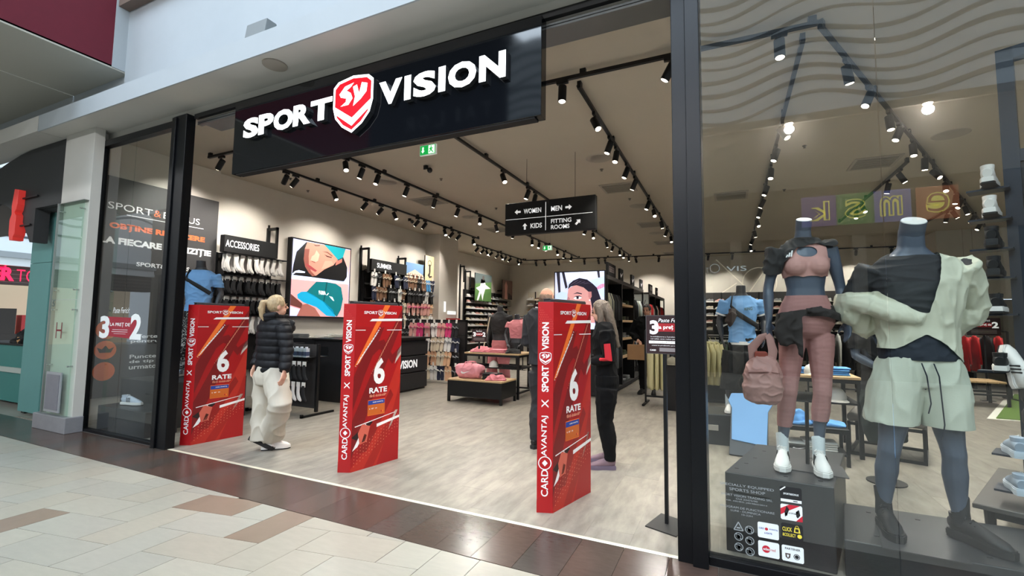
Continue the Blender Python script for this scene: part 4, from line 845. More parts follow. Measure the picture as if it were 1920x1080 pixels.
topsign(14.15,'grey lettered plate on the farther clothing unit',txt=True,w_=.6); topsign(15.6,'tick plate on the farther clothing unit',txt=False,w_=.35)
def pic_lines(c):
    c.rect(0,0,1,1,PM('icy',(216,226,224))); c.up(); 
    for a in ((0,.9,.5,.6),(.5,.6,1,.2),(.1,.2,.6,.5),(.4,1,.6,.5),(.6,.5,.9,.9)): c.line(*a,.015,PM('dark'))
picture((-2.98,14.08,.6),(1,0,0),.86,1.7,'tall pale picture of branching lines behind the man with the paper bag',pic_lines)
# big screen on the end of the unit
t=empty('portrait_screen',(-2.65,8.8,1.4),0,'large lit picture of a woman with braided hair behind the right gate','screen')
W(MB().box((-3.16,8.76,1.28),(-2.12,8.83,2.44)),'screen_body',BLKM,t,bevel=.004)
c=Canvas((-3.14,8.76,1.30),(1,0,0),(0,0,1),1.0,1.12,.0015); c.clamp=True
def q(*p): return [((p[i]-350)/355,1-(p[i+1]-285)/398) for i in range(0,len(p),2)]
c.rect(0,0,1,1,SCR('cloudy',(200,208,236),.85)); c.up()
for p in ((360,285,386,285,392,425,376,430),(400,285,420,285,444,392,428,402),(655,285,672,285,676,330,662,330)): c.poly(q(*p),SCR('trunk',(44,42,54),.6))
for p in ((430,300,500,296,500,330,440,345),(520,290,600,288,610,330,560,330),(610,290,650,288,650,325,615,330)): c.poly(q(*p),SCR('facade',(238,234,238),.9))
c.poly(q(600,352,705,318,705,470,650,410),SCR('wall_blue',(184,202,238),.85)); c.poly(q(350,440,400,420,450,430,470,500,350,480),SCR('wall_blue')); c.poly(q(648,398,680,375,705,370,705,395,665,412),SCR('pink_hand',(196,120,128),.8))
c.up(); c.poly(q(450,400,442,450,456,492,470,530,500,580,560,640,640,640,640,480,600,420,560,385,500,375),SCR('portrait_skin',(196,142,140),.85))
c.up(); c.poly(q(446,405,455,370,485,345,530,328,585,340,625,370,655,400,690,500,705,600,705,685,650,685,625,560,600,430,560,395,510,378,470,385),SCR('braids',(32,28,44),.7))
for k in range(5): c.poly(q(462+k*24,378-k*2,470+k*24,376-k*2,520+k*26,345+k*6,514+k*26,343+k*6),SCR('braid_light',(92,84,104),.7),c.k+1)
c.up(2); c.poly(q(488,470,505,458,530,456,548,466,530,476,505,478),SCR('white')); c.poly(q(484,440,515,428,548,436,548,443,515,436),SCR('braids')); c.poly(q(446,455,462,470,456,500,470,512,452,505,440,480),SCR('nose2',(170,112,114),.8)); c.poly(q(594,425,616,425,618,460,605,480,594,460),SCR('ear2',(176,116,116),.85))
c.up(); c.poly(q(508,457,526,457,528,474,510,476),SCR('braids')); c.poly(q(486,466,505,454,532,452,552,464,530,459,505,460),SCR('braids')); c.disc(.715,.5,.014,SCR('white'),n=8)
CB(c,'picture',t)
def pic_face(c): c.rect(0,0,1,1,PM('poster_dark',(40,40,46))); c.up(); c.poly([(.2,0),(.3,.7),(.6,.9),(.8,.6),(.75,0)],PM('white_kit')); c.disc(.55,.9,.07,SKIN)
picture((-4.9,18.1,2.2),(1,0,0),.5,1.2,'narrow dark figure poster above the back wall shelving',pic_face,back=.4); picture((-5.75,18.1,2.72),(1,0,0),.85,.42,'small pale plate above the back wall shelving',lambda c:(c.rect(0,0,1,1,PM('icy')),c.up(),c.text('NEW IN',.15,.3,.7,.3,PM('dark'))),back=.4)
# racks near the post and inside the window ------------------------------------
def floor_rack(x0,x1,y,zt,label):
    t=empty('clothes_rail',((x0+x1)/2,y,0),0,label,'rack'); W(MB().cyl((x0,y,zt),(x1,y,zt),.014,8),'hang_rail',BLK,t)
    for x in (x0,x1): W(MB().box((x-.015,y-.015,.03),(x+.015,y+.015,zt)),'upright',BLK,t); W(MB().box((x-.02,y-.3,0),(x+.02,y+.3,.03)),'foot',BLK,t)
    W(MB().box((x0,y-.015,.12),(x1,y+.015,.15)),'base_bar',BLK,t)
floor_rack(-1.36,-.62,8.6,1.3,'black clothes rail of cream trousers beside the black post')
rail(8.6,-1.32,-.65,1.3,['cream','cream','cream','khaki','charcoal','khaki','black','khaki'],'trousers','rail beside the black post','trousers on the rail beside the post',rot=pi/2+.5,ax='x')
floor_rack(-.52,.2,8.6,1.22,'black clothes rail of cream and green tops seen through the window')
rail(8.6,-.48,.17,1.22,['cream','cream','cream','cream','green','green','green','black'],'top','rail seen through the window','tops on the rail seen through the window',rot=pi/2+.5,ax='x')
cap((-.86,8.2,.74),.2,CL['khaki'],'beige cap on the dark block beside the black post',s=1.1)
t=empty('display_block',(-.86,8.2,0),0,'dark display block with a beige cap beside the clothes rail','block'); MB().cbox((-.13,-.12,0),(.13,.12,.74)).build('body',BLKM,t)
t=empty('shoe_box_stand',(-.05,9.3,0),0,'black box with a white tick above striped packets behind the blue shirt mannequin','box'); W(MB().cbox((-.5,9.3,.0),(.35,9.9,1.3)),'cabinet',BLKM,t); W(MB().cbox((-.26,9.28,1.3),(.1,9.6,1.52)),'tick_box',BLKM,t)
c=Canvas((-.24,9.28,1.31),(1,0,0),(0,0,1),.32,.2,.002); tick(c); CB(c,'emblem',t)
c=Canvas((-.35,9.3,.9),(1,0,0),(0,0,1),.45,.36,.002)
for r in range(4):
    for k in range(2): c.rect(.02+k*.52,.04+r*.25,.42+k*.52,.17+r*.25,CARD)
CB(c,'packets_print',t)
# sale racks deep in the shop
for i,(x,y,cs,l) in enumerate([(2.0,11.6,['black','charcoal','grey','black','white','black','charcoal','black'],'between the window mannequins'),(4.55,12.6,['red','red','red','black','red'],'of red clothes right of the shorts'),(-6.4,13.0,['black','charcoal','black','black','charcoal','black'],'of dark clothes beyond the flip flop rack'),(-5.2,13.4,['red','red','red','black','charcoal'],'of red and black clothes beyond the flip flop rack')]):
    floor_rack(x-.5,x+.5,y,1.35,'black clothes rail '+l); rail(y,x-.45,x+.45,1.35,cs,'top','rail '+l,'tops on the rail '+l,rot=pi/2,ax='x')
promo(4.55,12.2,0,'tall 3 for 2 sign in front of the red clothes',w_=.5,h=.34,stand=1.27)
promo(-5.6,12.8,0,'red discount sign above the rack beyond the flip flops',w_=.5,h=.25,stand=1.35)
t=empty('wooden_bench',(4.0,12.0,0),0,'small bench of light wood slats on black legs right of the shorts','bench')
for k in range(7): MB().cbox((-.5+k*.142,-.75,.42),(-.5+k*.142+.13,-.05,.45),.004).build('slat',WOOD,t)
for sx in (-.5,.46):
    for sy in (-.75,-.09): MB().box((sx,sy,0),(sx+.04,sy+.04,.42)).build('leg',BLK,t)
MB().box((-.5,-.75,.2),(.5,-.72,.23)).box((-.5,-.08,.2),(.5,-.05,.23)).build('rail',BLK,t)
t=empty('padded_bench',(5.8,14.6,0),0,'dark padded bench in front of the grey door','bench'); MB().cbox((-.7,-.25,.38),(.7,.25,.5),.02).build('seat',M('bench_grey',(60,58,56),.7),t); MB().box((-.65,-.2,0),(-.6,.2,.38)).box((.6,-.2,0),(.65,.2,.38)).build('leg_frame',BLK,t)
S('trim_9',MB().prism([(3.62,9.78),(4.4,9.78),(6.4,13.6),(5.45,13.7)],0,.008),M('white_edging',(225,225,215),.6))
tf=S('floor_turf',MB().prism([(3.75,9.84),(4.4,9.84),(6.3,13.5),(5.5,13.6)],.008,.02),M('turf_green',(92,122,42),.9,var=.2,scale=40,bump=.6))

# ================================================================== figures
def hand(mb,wr,d,n,side,s=1.0,curl=.5):
    """wrist, pointing direction, palm normal, thumb side (+1/-1)"""
    wr=V(wr); d=V(d).normalized(); n=V(n); n=(n-d*n.dot(d)).normalized(); q=d.cross(n)*side
    mb.loft([wr-d*.01*s,wr+d*.02*s,wr+d*.06*s,wr+d*.09*s],[(.024*s,.018*s),(.03*s,.016*s),(.040*s,.015*s),(.038*s,.012*s)],10,ref=tuple(q))
    for i,(o,l) in enumerate(((.028,.075),(.0095,.085),(-.0095,.078),(-.028,.062))):
        p=wr+d*.085*s+q*o*s; pts=[p-d*.02*s]; a=curl*(.5+.12*i); dd=d
        for k,f in enumerate((.42,.33,.25)):
            ang=a*(1+k*.9); dd=(d*cos(ang)+n*sin(ang)).normalized(); p=p+dd*l*f*s; pts.append(p.copy())
        mb.loft(pts,[.0095*s,.0092*s,.0085*s,.0065*s],8,ref=tuple(q))
    p=wr+d*.025*s+q*.022*s; t1=(d*.6+q*.75+n*.25).normalized(); t2=(d*.9+q*.3+n*.4).normalized()
    mb.loft([p,p+t1*.035*s,p+t1*.035*s+t2*.028*s,p+t1*.035*s+t2*.05*s],[.013*s,.012*s,.010*s,.007*s],8,ref=tuple(n))
def arm(mb,sh,el,wr,s=1,k=0,top=0,bot=1):
    sh,el,wr=V(sh),V(el),V(wr); pts=[];r=[]
    U=[(0,.052),(.25,.05),(.6,.043),(.9,.037)]; F=[(0.05,.037),(.25,.041),(.6,.034),(1,.024)]
    for t,q in U: pts.append(sh.lerp(el,t)); r.append((q+k)*s)
    for t,q in F: pts.append(el.lerp(wr,t)); r.append((q+k)*s)
    mb.loft(pts,r,12)
def leg(mb,hp,kn,an,s=1,k=0,calf=1):
    hp,kn,an=V(hp),V(kn),V(an); pts=[];r=[]
    for t,q in [(0,.088),(.2,.085),(.5,.072),(.85,.056)]: pts.append(hp.lerp(kn,t)); r.append((q+k)*s)
    for t,q in [(0.0,.053),(.1,.051),(.3,.056*calf),(.55,.046*calf),(.85,.033),(1,.032)]:
        p=kn.lerp(an,t); p=p+V((0,.018*sin(pi*t),0)); pts.append(p); r.append((q+k)*s)
    mb.loft(pts,r,12)
def prof(mb,P,k=0,off=(0,0),n=20,sq=.9,dz=0):
    mb.loft([(p[1]+off[0],p[2]+off[1],p[0]) for p in P],[(p[3]+k,p[4]+k) for p in P],n,sq=sq)
def foot_shoe(t,an,ang,mats,s=1,pitch=0,name='shoe',low=0):
    """trainer with sole, upper, tongue and laces, ankle above heel; toe towards -y turned by ang"""
    up_,sole,lace,stripe=mats; h=empty(name,(0,0,0)); bpy.data.objects.remove(h)
    m=MB(); out=[(-.028,0),(-.038,.03),(-.034,.09),(-.036,.14),(-.048,.2),(-.044,.25),(-.02,.29),(.012,.292),(.038,.265),(.048,.21),(.038,.14),(.034,.08),(.036,.03),(.028,0)]
    X=Matrix.Translation(V(an))@Matrix.Rotation(ang+pi,4,'Z')@Matrix.Translation(V((0,-.06,0)))@Matrix.Rotation(pitch,4,'X')@Matrix.Scale(s,4)
    m.prism(out,0,.012,mat=BLKM if sole is SW else sole,X=X); m.prism([(x*1.04,y*1.01-.002) for x,y in out],.012,.036,mat=sole,X=X); m.prism([(x*.97,y*.98+.002) for x,y in out],.036,.044,mat=sole,X=X)
    m.loft([(0,.004,.07),(0,.03,.076),(0,.075,.07),(0,.12,.066),(0,.16,.06),(0,.2,.052),(.002,.25,.042),(.004,.283,.036)],[(.024,.03),(.035,.05),(.036,.048),(.035,.05),(.037,.042),(.043,.032),(.038,.024),(.016,.01)],16,mat=up_,X=X)
    m.loft([(0,.05,.1),(0,.05,.128)],[(.034,.048),(.036,.05)],14,mat=up_,X=X)
    for k in range(5): m.loft([(-.024,.115+k*.02,.106-k*.009),(0,.113+k*.02,.121-k*.0105),(.024,.115+k*.02,.106-k*.009)],[.004]*3,6,mat=lace,X=X)
    m.loft([(0,.1,.125),(.012,.085,.135),(.03,.1,.12)],[.004]*3,6,mat=lace,X=X)
    if stripe:
        for sx in (-1,1):
            for k in range(3): m.loft([(sx*.037,.105+k*.022,.045),(sx*.03,.095+k*.022,.1)],[(.006,.004)]*2,6,ref=(0,1,0),mat=stripe,X=X)
    o=m.build(name,None,t,smooth=True); return o
def sub(me,fn):
    bm=bmesh.new(); bm.from_mesh(me); bmesh.ops.delete(bm,geom=[v for v in bm.verts if fn(v.co)],context='VERTS'); bm.to_mesh(me); bm.free(); return me
# ---- window mannequin in leggings
PINKL=M('leggings_mauve',(160,114,110),.75,bump=.15,bscale=300); PINKB=M('bra_mauve',(184,138,130),.75,bump=.15,bscale=300); DKT=M('tee_dark_brown',(44,41,40),.85,bump=.1,bscale=200)
t=empty('mannequin',(.47,3.62,.48),.10,'headless grey female mannequin in mauve crop top and leggings on the tall black plinth','mannequin'); fem=t
FP=[(.84,0,.01,.06,.06),(.88,0,.01,.125,.095),(.94,0,.01,.158,.11),(.99,0,.01,.162,.108),(1.05,0,0,.145,.095),(1.12,0,-.005,.115,.08),(1.17,0,-.005,.108,.076),(1.24,0,0,.12,.084),(1.31,0,0,.135,.092),(1.38,0,.005,.145,.09),(1.44,0,.01,.14,.07),(1.485,0,.012,.085,.055),(1.52,0,.008,.05,.05),(1.56,0,.0,.046,.047),(1.60,0,-.006,.045,.047)]
shL,elL,wrL=(-.155,.01,1.445),(-.215,.02,1.18),(-.225,-.03,.955); shR,elR,wrR=(.155,.01,1.445),(.21,.03,1.18),(.225,-.01,.965)
hL,kL,aL=(-.08,.01,.87),(-.12,-.02,.5),(-.155,.03,.1); hR,kR,aR=(.08,.01,.87),(.07,-.03,.5),(.045,.0,.1)
def fem_body(m,k=0,arms=True,legs=True,breast=True,hands=True):
    prof(m,FP,k)
    if breast:
        for sx in (-1,1): m.ell((sx*.062,-.062,1.315),(.062+k,.058+k,.06+k),14)
    if arms:
        arm(m,shL,elL,wrL,.86,k); arm(m,shR,elR,wrR,.86,k)
    if hands:
        hand(m,wrL,(-.05,-.05,-1),(.6,-.5,0),-1,.9,.55); hand(m,wrR,(.03,-.12,-1),(-.8,-.3,0),1,.9,.35)
    if legs: leg(m,hL,kL,aL,.83,k,.97); leg(m,hR,kR,aR,.83,k,.97)
m=MB(); fem_body(m); put(fuse(m,.0065,5),'body',GREY,t)
MB().loft([(0,.002,1.56),(0,-.034,1.632)],[.046,.047],24).build('neck_stub',GREY,t,smooth=True); MB().loft([(0,-.0342,1.6324),(0,-.0358,1.6356)],[.045,.044],24).build('neck_cap',M('cap_disc',(210,212,210),.4),t,smooth=True)
m=MB(); prof(m,FP,.008); [m.ell((sx*.062,-.062,1.315),(.07,.066,.068),14) for sx in (-1,1)]
def bracut(c):
    if c.z<1.245+.004*sin(c.x*60): return True
    if c.z>1.48: return True
    if c.y<0 and (c.x/.056)**2+((c.z-1.412)/.034)**2<1: return True
    return abs(c.x)>.125 and c.z>1.37
put(fuse(m,.007,5,cut=bracut),'bra_top',PINKB,t)
m=MB(); prof(m,FP,.016); [m.ell((sx*.062,-.062,1.315),(.076,.074,.07),14) for sx in (-1,1)]; arm(m,shL,elL,wrL,1.2,.004); m.ell((.15,.01,1.44),(.068,.07,.055))
def teecut(c):
    if c.x<-.135 : return c.z<1.285+.03*sin(c.y*30)
    if c.x>.19: return True
    ln=1.33+1.25*(c.x+.14) if c.x<-.045 else 1.449+.012*sin(c.x*30)+.03*max(0,c.x)
    if c.y>.02: ln=1.32
    if c.z<ln: return True
    return c.z>1.515
put(fuse(m,.0075,4,.012,13,(1,1,1.4),3,cut=teecut),'draped_tee',DKT,t)
c=Canvas((-.125,-.088,1.375),(.96,-.2,.1),(0,0,1),.045,.04,.003)
for k in range(3): c.poly([(k*.3,0),(k*.3+.2,0),(k*.3+.35,.4+k*.3),(k*.3+.15,.4+k*.3)],WH)
c.build('stripe_mark',t)
m=MB(); prof(m,FP[:8],.006); leg(m,hL,kL,aL,.83,.011,.97); leg(m,hR,kR,aR,.83,.011,.97)
put(fuse(m,.007,4,.0018,16,(.4,.4,2.2),5,cut=lambda c:c.z>1.13 or (c.x<-.04 and c.z<.25) or (c.x>-.04 and c.z<.31)),'leggings',PINKL,t)
for k in range(3): MB().loft([(.112+k*.001,-.035+k*.018,.44),(.104+k*.0,-.028+k*.018,.36),(.09-k*.001,-.02+k*.018,.30)],[(.004,.004)]*3,6).build('side_stripe',BLKM,t)
c=Canvas((.075,-.118,.985),(1,.35,0),(0,0,1),.045,.035,.004)
for k in range(3): c.poly([(k*.3,0),(k*.3+.2,0),(k*.3+.3,.4+k*.3),(k*.3+.12,.4+k*.3)],BLKM)
c.build('stripe_mark',t)
# shirt tied round the hips
m=MB(); m.loft([(.0,.01,.93),(0,.01,1.0),(0,.01,1.06)],[(.182,.132),(.175,.126),(.158,.111)],22)
m.loft([(-.05,-.12,1.05),(-.12,-.135,.98),(-.155,-.13,.88),(-.14,-.13,.80)],[(.05,.02),(.06,.03),(.065,.028),(.045,.015)],12); m.loft([(-.06,-.13,1.04),(-.075,-.15,.9),(-.05,-.15,.76),(-.035,-.145,.73)],[(.035,.02),(.04,.018),(.035,.014),(.03,.01)],12)
m.loft([(.0,-.12,1.03),(.1,-.12,1.0),(.17,-.04,.96),(.175,.02,.93)],[(.03,.02),(.035,.02),(.05,.02),(.05,.015)],10,ref=(0,0,1))
put(fuse(m,.008,3,.009,13,(1,1,1),8,cut=lambda c:c.z>1.045+.20*c.x or (c.x>-.055 and c.z<.985-.28*max(0,c.x-.06)+.05*max(0,-c.x)) or (c.y>.03 and c.z<.99)),'tied_shirt',M('tied_shirt_brown',(40,34,32),.85,bump=.1),t)
SOCK=M('sock_grey_white',(206,214,216),.9,bump=.3,bscale=200)
for a,nm in ((aL,0),(aR,1)):
    MB().loft([(a[0],a[1],.08),(a[0],a[1]+.002,.14),(a[0],a[1]+.006,.20),(a[0],a[1]+.008,.205)],[.037,.036,.038,.036],16).build('sock',SOCK,t,smooth=True)
foot_shoe(t,(aL[0],aL[1],0),-.22,(SW,SW,SW,BLKM)); foot_shoe(t,(aR[0],aR[1],0),-.12,(SW,SW,SW,BLKM))
# ---- plinths
PLN=M('plinth_black',(44,46,48),.38,var=.06,scale=5)
def plinth(name,x0,y0,x1,y1,h,label,slots,skew=0):
    t=empty(name,((x0+x1)/2,(y0+y1)/2,0),0,label,'plinth'); X=Matrix.Translation(-t.location)
    m=MB(); P=[(x0,y0),(x1,y0-.04),(x1+skew,y1),(x0+skew,y1)]; m.prism(P,.0,h,X=X); m.build('body',PLN,t,bevel=.006)
    m=MB()
    for a,b in slots: MB().box((a-.012,b-.006,h+.0005),(a+.012,b+.006,h+.002),X=X).build('slot',BLKM,t)
    return t
plinth('tall_plinth',-.04,3.30,.53,4.17,.48,'tall black plinth carrying the mannequin in mauve leggings',[(.03,3.4),(.09,3.55),(.15,3.72),(.22,3.95),(.3,3.36),(.48,3.36),(.5,3.9),(.6,4.05)],.22)
o=MB().prism([(.02,-.2),(.36,-.28),(.4,-.02),(.3,.1),(.05,.06)],0,.006).build('base_plate',M('plate_grey',(66,66,68),.4,.3),fem); o.location=(-.2,.12,.001)
MB().cyl((-.0,.09,0),(-.0,.06,.42),.012,10).build('support_rod',BLK,fem)
plinth('low_plinth',.57,3.27,2.6,3.93,.20,'long low black plinth under the mannequin in cream shorts',[(.75,3.4),(1.02,3.36),(1.22,3.36),(1.45,3.42),(.8,3.8),(1.05,3.8),(1.5,3.36)],.12)
# ---- male window mannequin
MP=[(.80,0,.0,.07,.07),(.86,0,.0,.15,.11),(.94,0,.0,.165,.12),(1.03,0,0,.16,.115),(1.12,0,0,.15,.105),(1.2,0,0,.152,.105),(1.32,0,0,.175,.118),(1.45,0,.0,.198,.125),(1.54,0,.01,.20,.11),(1.60,0,.015,.175,.085),(1.645,0,.015,.11,.07),(1.69,0,.01,.068,.064),(1.74,0,.0,.063,.064),(1.80,0,-.006,.062,.064)]
def man_body(m,A,L,k=0,hands=True,arms=True,legs=True,P=MP,hs=1.0):
    prof(m,P,k)
    if arms: arm(m,*A[0][:3],1.12,k); arm(m,*A[1][:3],1.12,k)
    if hands:
        for a,sd in ((A[0],-1),(A[1],1)): hand(m,a[2],a[3],a[4],sd,hs,a[5])
    if legs: leg(m,*L[0],1.08,k); leg(m,*L[1],1.08,k)
t=empty('mannequin',(1.02,3.55,.20),.06,'headless grey male mannequin in cream shorts with a half-worn cream jacket','mannequin'); male=t
A=(((-.20,0,1.57),(-.31,.10,1.33),(-.18,.13,1.17),(.5,-.1,-.6),(-.5,.2,0),.5),((.20,0,1.57),(.315,.12,1.33),(.17,.14,1.17),(-.5,-.1,-.6),(.5,.2,0),.5))
L=(((-.095,0,.84),(-.17,-.03,.47),(-.19,.03,.09)),((.095,0,.84),(.13,-.04,.48),(.16,.0,.09)))
m=MB(); man_body(m,A,L); put(fuse(m,.0075,4),'body',GREY,t)
MB().loft([(0,.004,1.75),(0,-.05,1.84)],[.063,.064],24).build('neck_stub',GREY,t,smooth=True); MB().loft([(0,-.0502,1.8404),(0,-.0524,1.844)],[.062,.06],24).build('neck_cap',MC['cap_disc'],t,smooth=True)
TEEB=M('tee_black',(38,38,40),.8,bump=.1,bscale=200); JKT=M('jacket_cream',(196,196,176),.7,bump=.08,bscale=60); SHT=M('shorts_cream',(186,190,174),.72,bump=.1,bscale=120); NAVYW=M('navy_cloth',(20,26,40),.8)
m=MB(); prof(m,MP[2:12],.014); arm(m,*A[0][:3],1.3,.01); arm(m,*A[1][:3],1.3,.01)
put(fuse(m,.008,4,.008,10,(.7,.7,1.8),2,cut=lambda c:c.z>1.655-.02*(c.y<-.03) or c.z<1.02 or (abs(c.x)>.17 and c.z<1.40+.08*(abs(c.x)-.2))),'tee',TEEB,t)
m=MB(); prof(m,[(z,x,y,a*1.06,b*1.05) for z,x,y,a,b in MP[2:11]],.03); arm(m,*A[0][:3],1.5,.02); arm(m,*A[1][:3],1.55,.02); m.ell((-.29,.06,1.36),(.085,.085,.07),14)
m.loft([(-.30,.05,1.36),(-.22,-.03,1.34),(-.12,-.115,1.29),(-.02,-.145,1.25)],[(.07,.06),(.08,.06),(.08,.05),(.03,.03)],12)
def jcut(c):
    hem=1.075+.085*max(0,1-abs(c.x)/.13) if c.x<.1 else 1.085-.9*(c.x-.1)
    if c.z<max(hem,1.0): return True
    if c.z>1.74: return True
    if c.x<-.195: return c.z>1.42
    if c.y<.02:
        if c.x<.12-.9*max(0,0): # black opening: triangle apex (0,1.15)
            right=.012+(c.z-1.29)*.26; left=-(c.z-1.28)*1.45-.008
            if c.z>1.29 and left<c.x<right: return True
            if c.z>1.42 and c.x<right: return True
    else:
        if c.z>1.38 and c.x<.0: return True
    return False
put(fuse(m,.008,4,.011,10,(1.5,1,.7),11,cut=jcut),'jacket',JKT,t)
m=MB(); prof(m,MP[1:5],.012); 
m.loft([(-.06,-.0,1.03),(-.085,0,.95),(-.115,-.005,.84),(-.138,-.012,.74),(-.155,-.015,.62)],[(.11,.122),(.122,.132),(.13,.138),(.128,.14),(.124,.14)],20); m.loft([(.06,-.0,1.03),(.085,0,.95),(.10,-.005,.84),(.11,-.012,.74),(.118,-.015,.62)],[(.11,.122),(.122,.132),(.125,.138),(.12,.138),(.116,.136)],20)
put(fuse(m,.008,4,.010,8,(1.2,1,.6),4,cut=lambda c:c.z>1.03 or c.z<.635),'shorts',SHT,t)
m=MB(); prof(m,MP[2:6],.024); put(fuse(m,.009,3,.008,11,(1,1,1.5),6,cut=lambda c:c.z>1.20 or c.z<1.01),'waistband',NAVYW,t)
for x_,l in ((-.035,.28),(.02,.42)): MB().loft([(x_,-.150,1.0),(x_+.015,-.165,.93),(x_+.028,-.163,1.0-l*.8),(x_+.015,-.16,1.0-l)],[.0035]*4,6).build('drawstring',NAVYW,t)
for a in (L[0][2],L[1][2]): MB().loft([(a[0],a[1],.08),(a[0],a[1]+.002,.16),(a[0],a[1]+.008,.235),(a[0],a[1]+.01,.24)],[.044,.04,.044,.042],16).build('sock',SKB,t,smooth=True)
foot_shoe(t,(L[0][2][0],L[0][2][1],.006),-.05,(SB,SB,SB,None),1.06); foot_shoe(t,(L[1][2][0],L[1][2][1],.006),.55,(SB,SB,SB,None),1.06)
o=MB().prism([(-.3,-.3),(.06,-.34),(.1,-.02),(-.22,.06)],0,.006).build('base_plate',MC['plate_grey'],t)
# ---- generic smaller mannequins
def small_man(p,rz,label,top,bot,s=.9,sleeve=1.38,A=A,L=L,body=GREYD,hem=1.0,bothem=.45,shoes=(SW,SW,SW,None),fold=.01,legs=True,botw=.02,vox=.011,pin=True):
    t=empty('mannequin',p,rz,label,'mannequin'); t.scale=(s,s,s)
    m=MB(); man_body(m,A,L,legs=legs); 
    if not legs: prof(m,MP[:3])
    put(fuse(m,vox,4),'body',body,t)
    m=MB(); prof(m,MP[2:12],.02); arm(m,*A[0][:3],1.3,.014); arm(m,*A[1][:3],1.3,.014)
    put(fuse(m,vox,4,fold,9,(.8,.8,1.4),2,cut=lambda c:c.z>1.655 or c.z<hem or (abs(c.x)>.19 and c.z<sleeve)),'top',top,t)
    if bot and legs:
        m=MB(); prof(m,MP[1:5],.014); leg(m,*L[0],1.3,botw); leg(m,*L[1],1.3,botw)
        put(fuse(m,vox,4,fold,8,(1,1,.8),4,cut=lambda c:c.z>1.06 or c.z<bothem),'trousers',bot,t)
    if legs:
        for a,r in ((L[0][2],-.15),(L[1][2],.3)):
            MB().loft([(a[0],a[1],.08),(a[0],a[1]+.005,.24)],[.044,.046],12).build('sock',SOCK,t,smooth=True); foot_shoe(t,(a[0],a[1],.0),r,shoes)
    return t
AD=(((-.20,0,1.57),(-.29,.06,1.30),(-.27,-.06,1.06),(.1,-.3,-.9),(.5,0,0),.5),((.20,0,1.57),(.29,.06,1.30),(.27,-.06,1.06),(-.1,-.3,-.9),(-.5,0,0),.5))
BLUET=M('tee_sky_blue',(116,164,214),.8)
t=small_man((.15,6.35,.35),.1,'grey mannequin in a sky blue football shirt on a black box behind the post',BLUET,BLKM,.86,hem=.98,bothem=.32,botw=.04,A=AD)
for a in AD:
    e=V(a[0]).lerp(V(a[1]),.62); d=(V(a[1])-V(a[0])).normalized(); MB().loft([e,e+d*.022],[.078,.08],18).build('sleeve_trim',SW,t,smooth=True)
MB().loft([(0,0,.955),(0,0,1.0)],[(.185,.142),(.182,.14)],24).build('under_hem',SW,t,smooth=True)
MB().loft([(-.12,-.06,1.64),(-.15,-.13,1.5),(-.08,-.155,1.40),(.06,-.155,1.30),(.19,-.1,1.22),(.21,.02,1.18)],[(.025,.008)]*2+[(.035,.01)]*4,10,ref=(0,0,1)).build('chest_strap',BLKM,t,smooth=True)
m=MB(); m.loft([(-.13,-.15,1.45),(-.14,-.18,1.38),(-.17,-.17,1.28),(-.16,-.16,1.22)],[(.03,.02),(.06,.04),(.055,.035),(.02,.02)],12); put(fuse(m,.009,3,.02,16,seed=3),'knotted_pouch',M('pouch_brown',(52,40,36),.8),t)
c=Canvas((.02,-.152,1.42),(1,0,.1),(0,0,1),.1,.06,.006); c.text('KING',0,.2,1,.7,M('print_olive',(90,100,60),.6)); c.build('chest_print',t)
t=empty('black_display_box',(-.05,6.3,0),0,'low black box with a slot handle under the blue shirt mannequin','box'); MB().prism([(-.42,-.26),(.28,-.2),(.36,.4),(-.3,.38)],0,.35).build('body',PLN,t,bevel=.006); MB().box((-.28,-.262,.17),(-.08,-.23,.23)).build('handle_slot',M('slot_pale',(150,146,138),.7),t)
# slanted board with blue shirt
t=empty('slanted_board',(.15,5.65,0),-.12,'sloping black board with a sky blue shirt laid on it behind the pink backpack','display'); 
X=Matrix.Rotation(R(62),4,'X'); m=MB(); m.box((-.17,0,0),(.20,.66,.03),X=Matrix.Shear('XY',4,(0,0))@X); m.build('board',PLN,t,bevel=.004); MB().box((-.15,.30,0),(-.12,.33,.52)).box((.15,.30,0),(.18,.33,.52)).build('strut',BLK,t)
m=MB(); m.prism([(-.15,.16),(.19,.13),(.2,.5),(.26,.62),(.2,.68),(.08,.70),(-.06,.70),(-.17,.69),(-.2,.6),(-.16,.52)],.031,.045); me=m.mesh('shirt')
o=put(me,'laid_shirt',BLUET,None); o.matrix_world=Matrix.Translation(V((.15,5.65,0)))@Matrix.Rotation(-.12,4,'Z')@X; b=o.modifiers.new('b','BEVEL'); b.width=.006; b.segments=2; tag(o,'sky blue shirt laid flat on the sloping black board','clothes')
# ---- backpack held by the female mannequin
BP=M('backpack_mauve',(164,122,115),.6,bump=.1,bscale=60)
t=empty('backpack',(.195,3.47,.90),.1,'dusty pink crinkled backpack hanging from the left hand of the mannequin','bag')
m=MB(); m.loft([(0,0,.0),(0,0,.03),(0,-.01,.1),(0,-.01,.2),(.01,0,.27),(.015,.01,.31)],[(.07,.05),(.105,.075),(.118,.085),(.11,.08),(.08,.055),(.04,.025)],20,sq=.85)
put(fuse(m,.006,3,.008,17,(1,1,1),5),'body',BP,t)
m=MB(); m.loft([(-.09,-.07,.2),(0,-.1,.21),(.085,-.07,.2)],[(.006,.006)]*3,6); m.build('pocket_seam',M('seam_mauve',(130,90,84),.7),t)
MB().loft([(-.05,.0,.28),(-.055,-.01,.36),(.0,-.005,.425),(.035,0,.44)],[(.028,.007),(.032,.007),(.026,.006),(.02,.006)],10,ref=(1,.3,0)).build('shoulder_strap',BP,t,smooth=True)
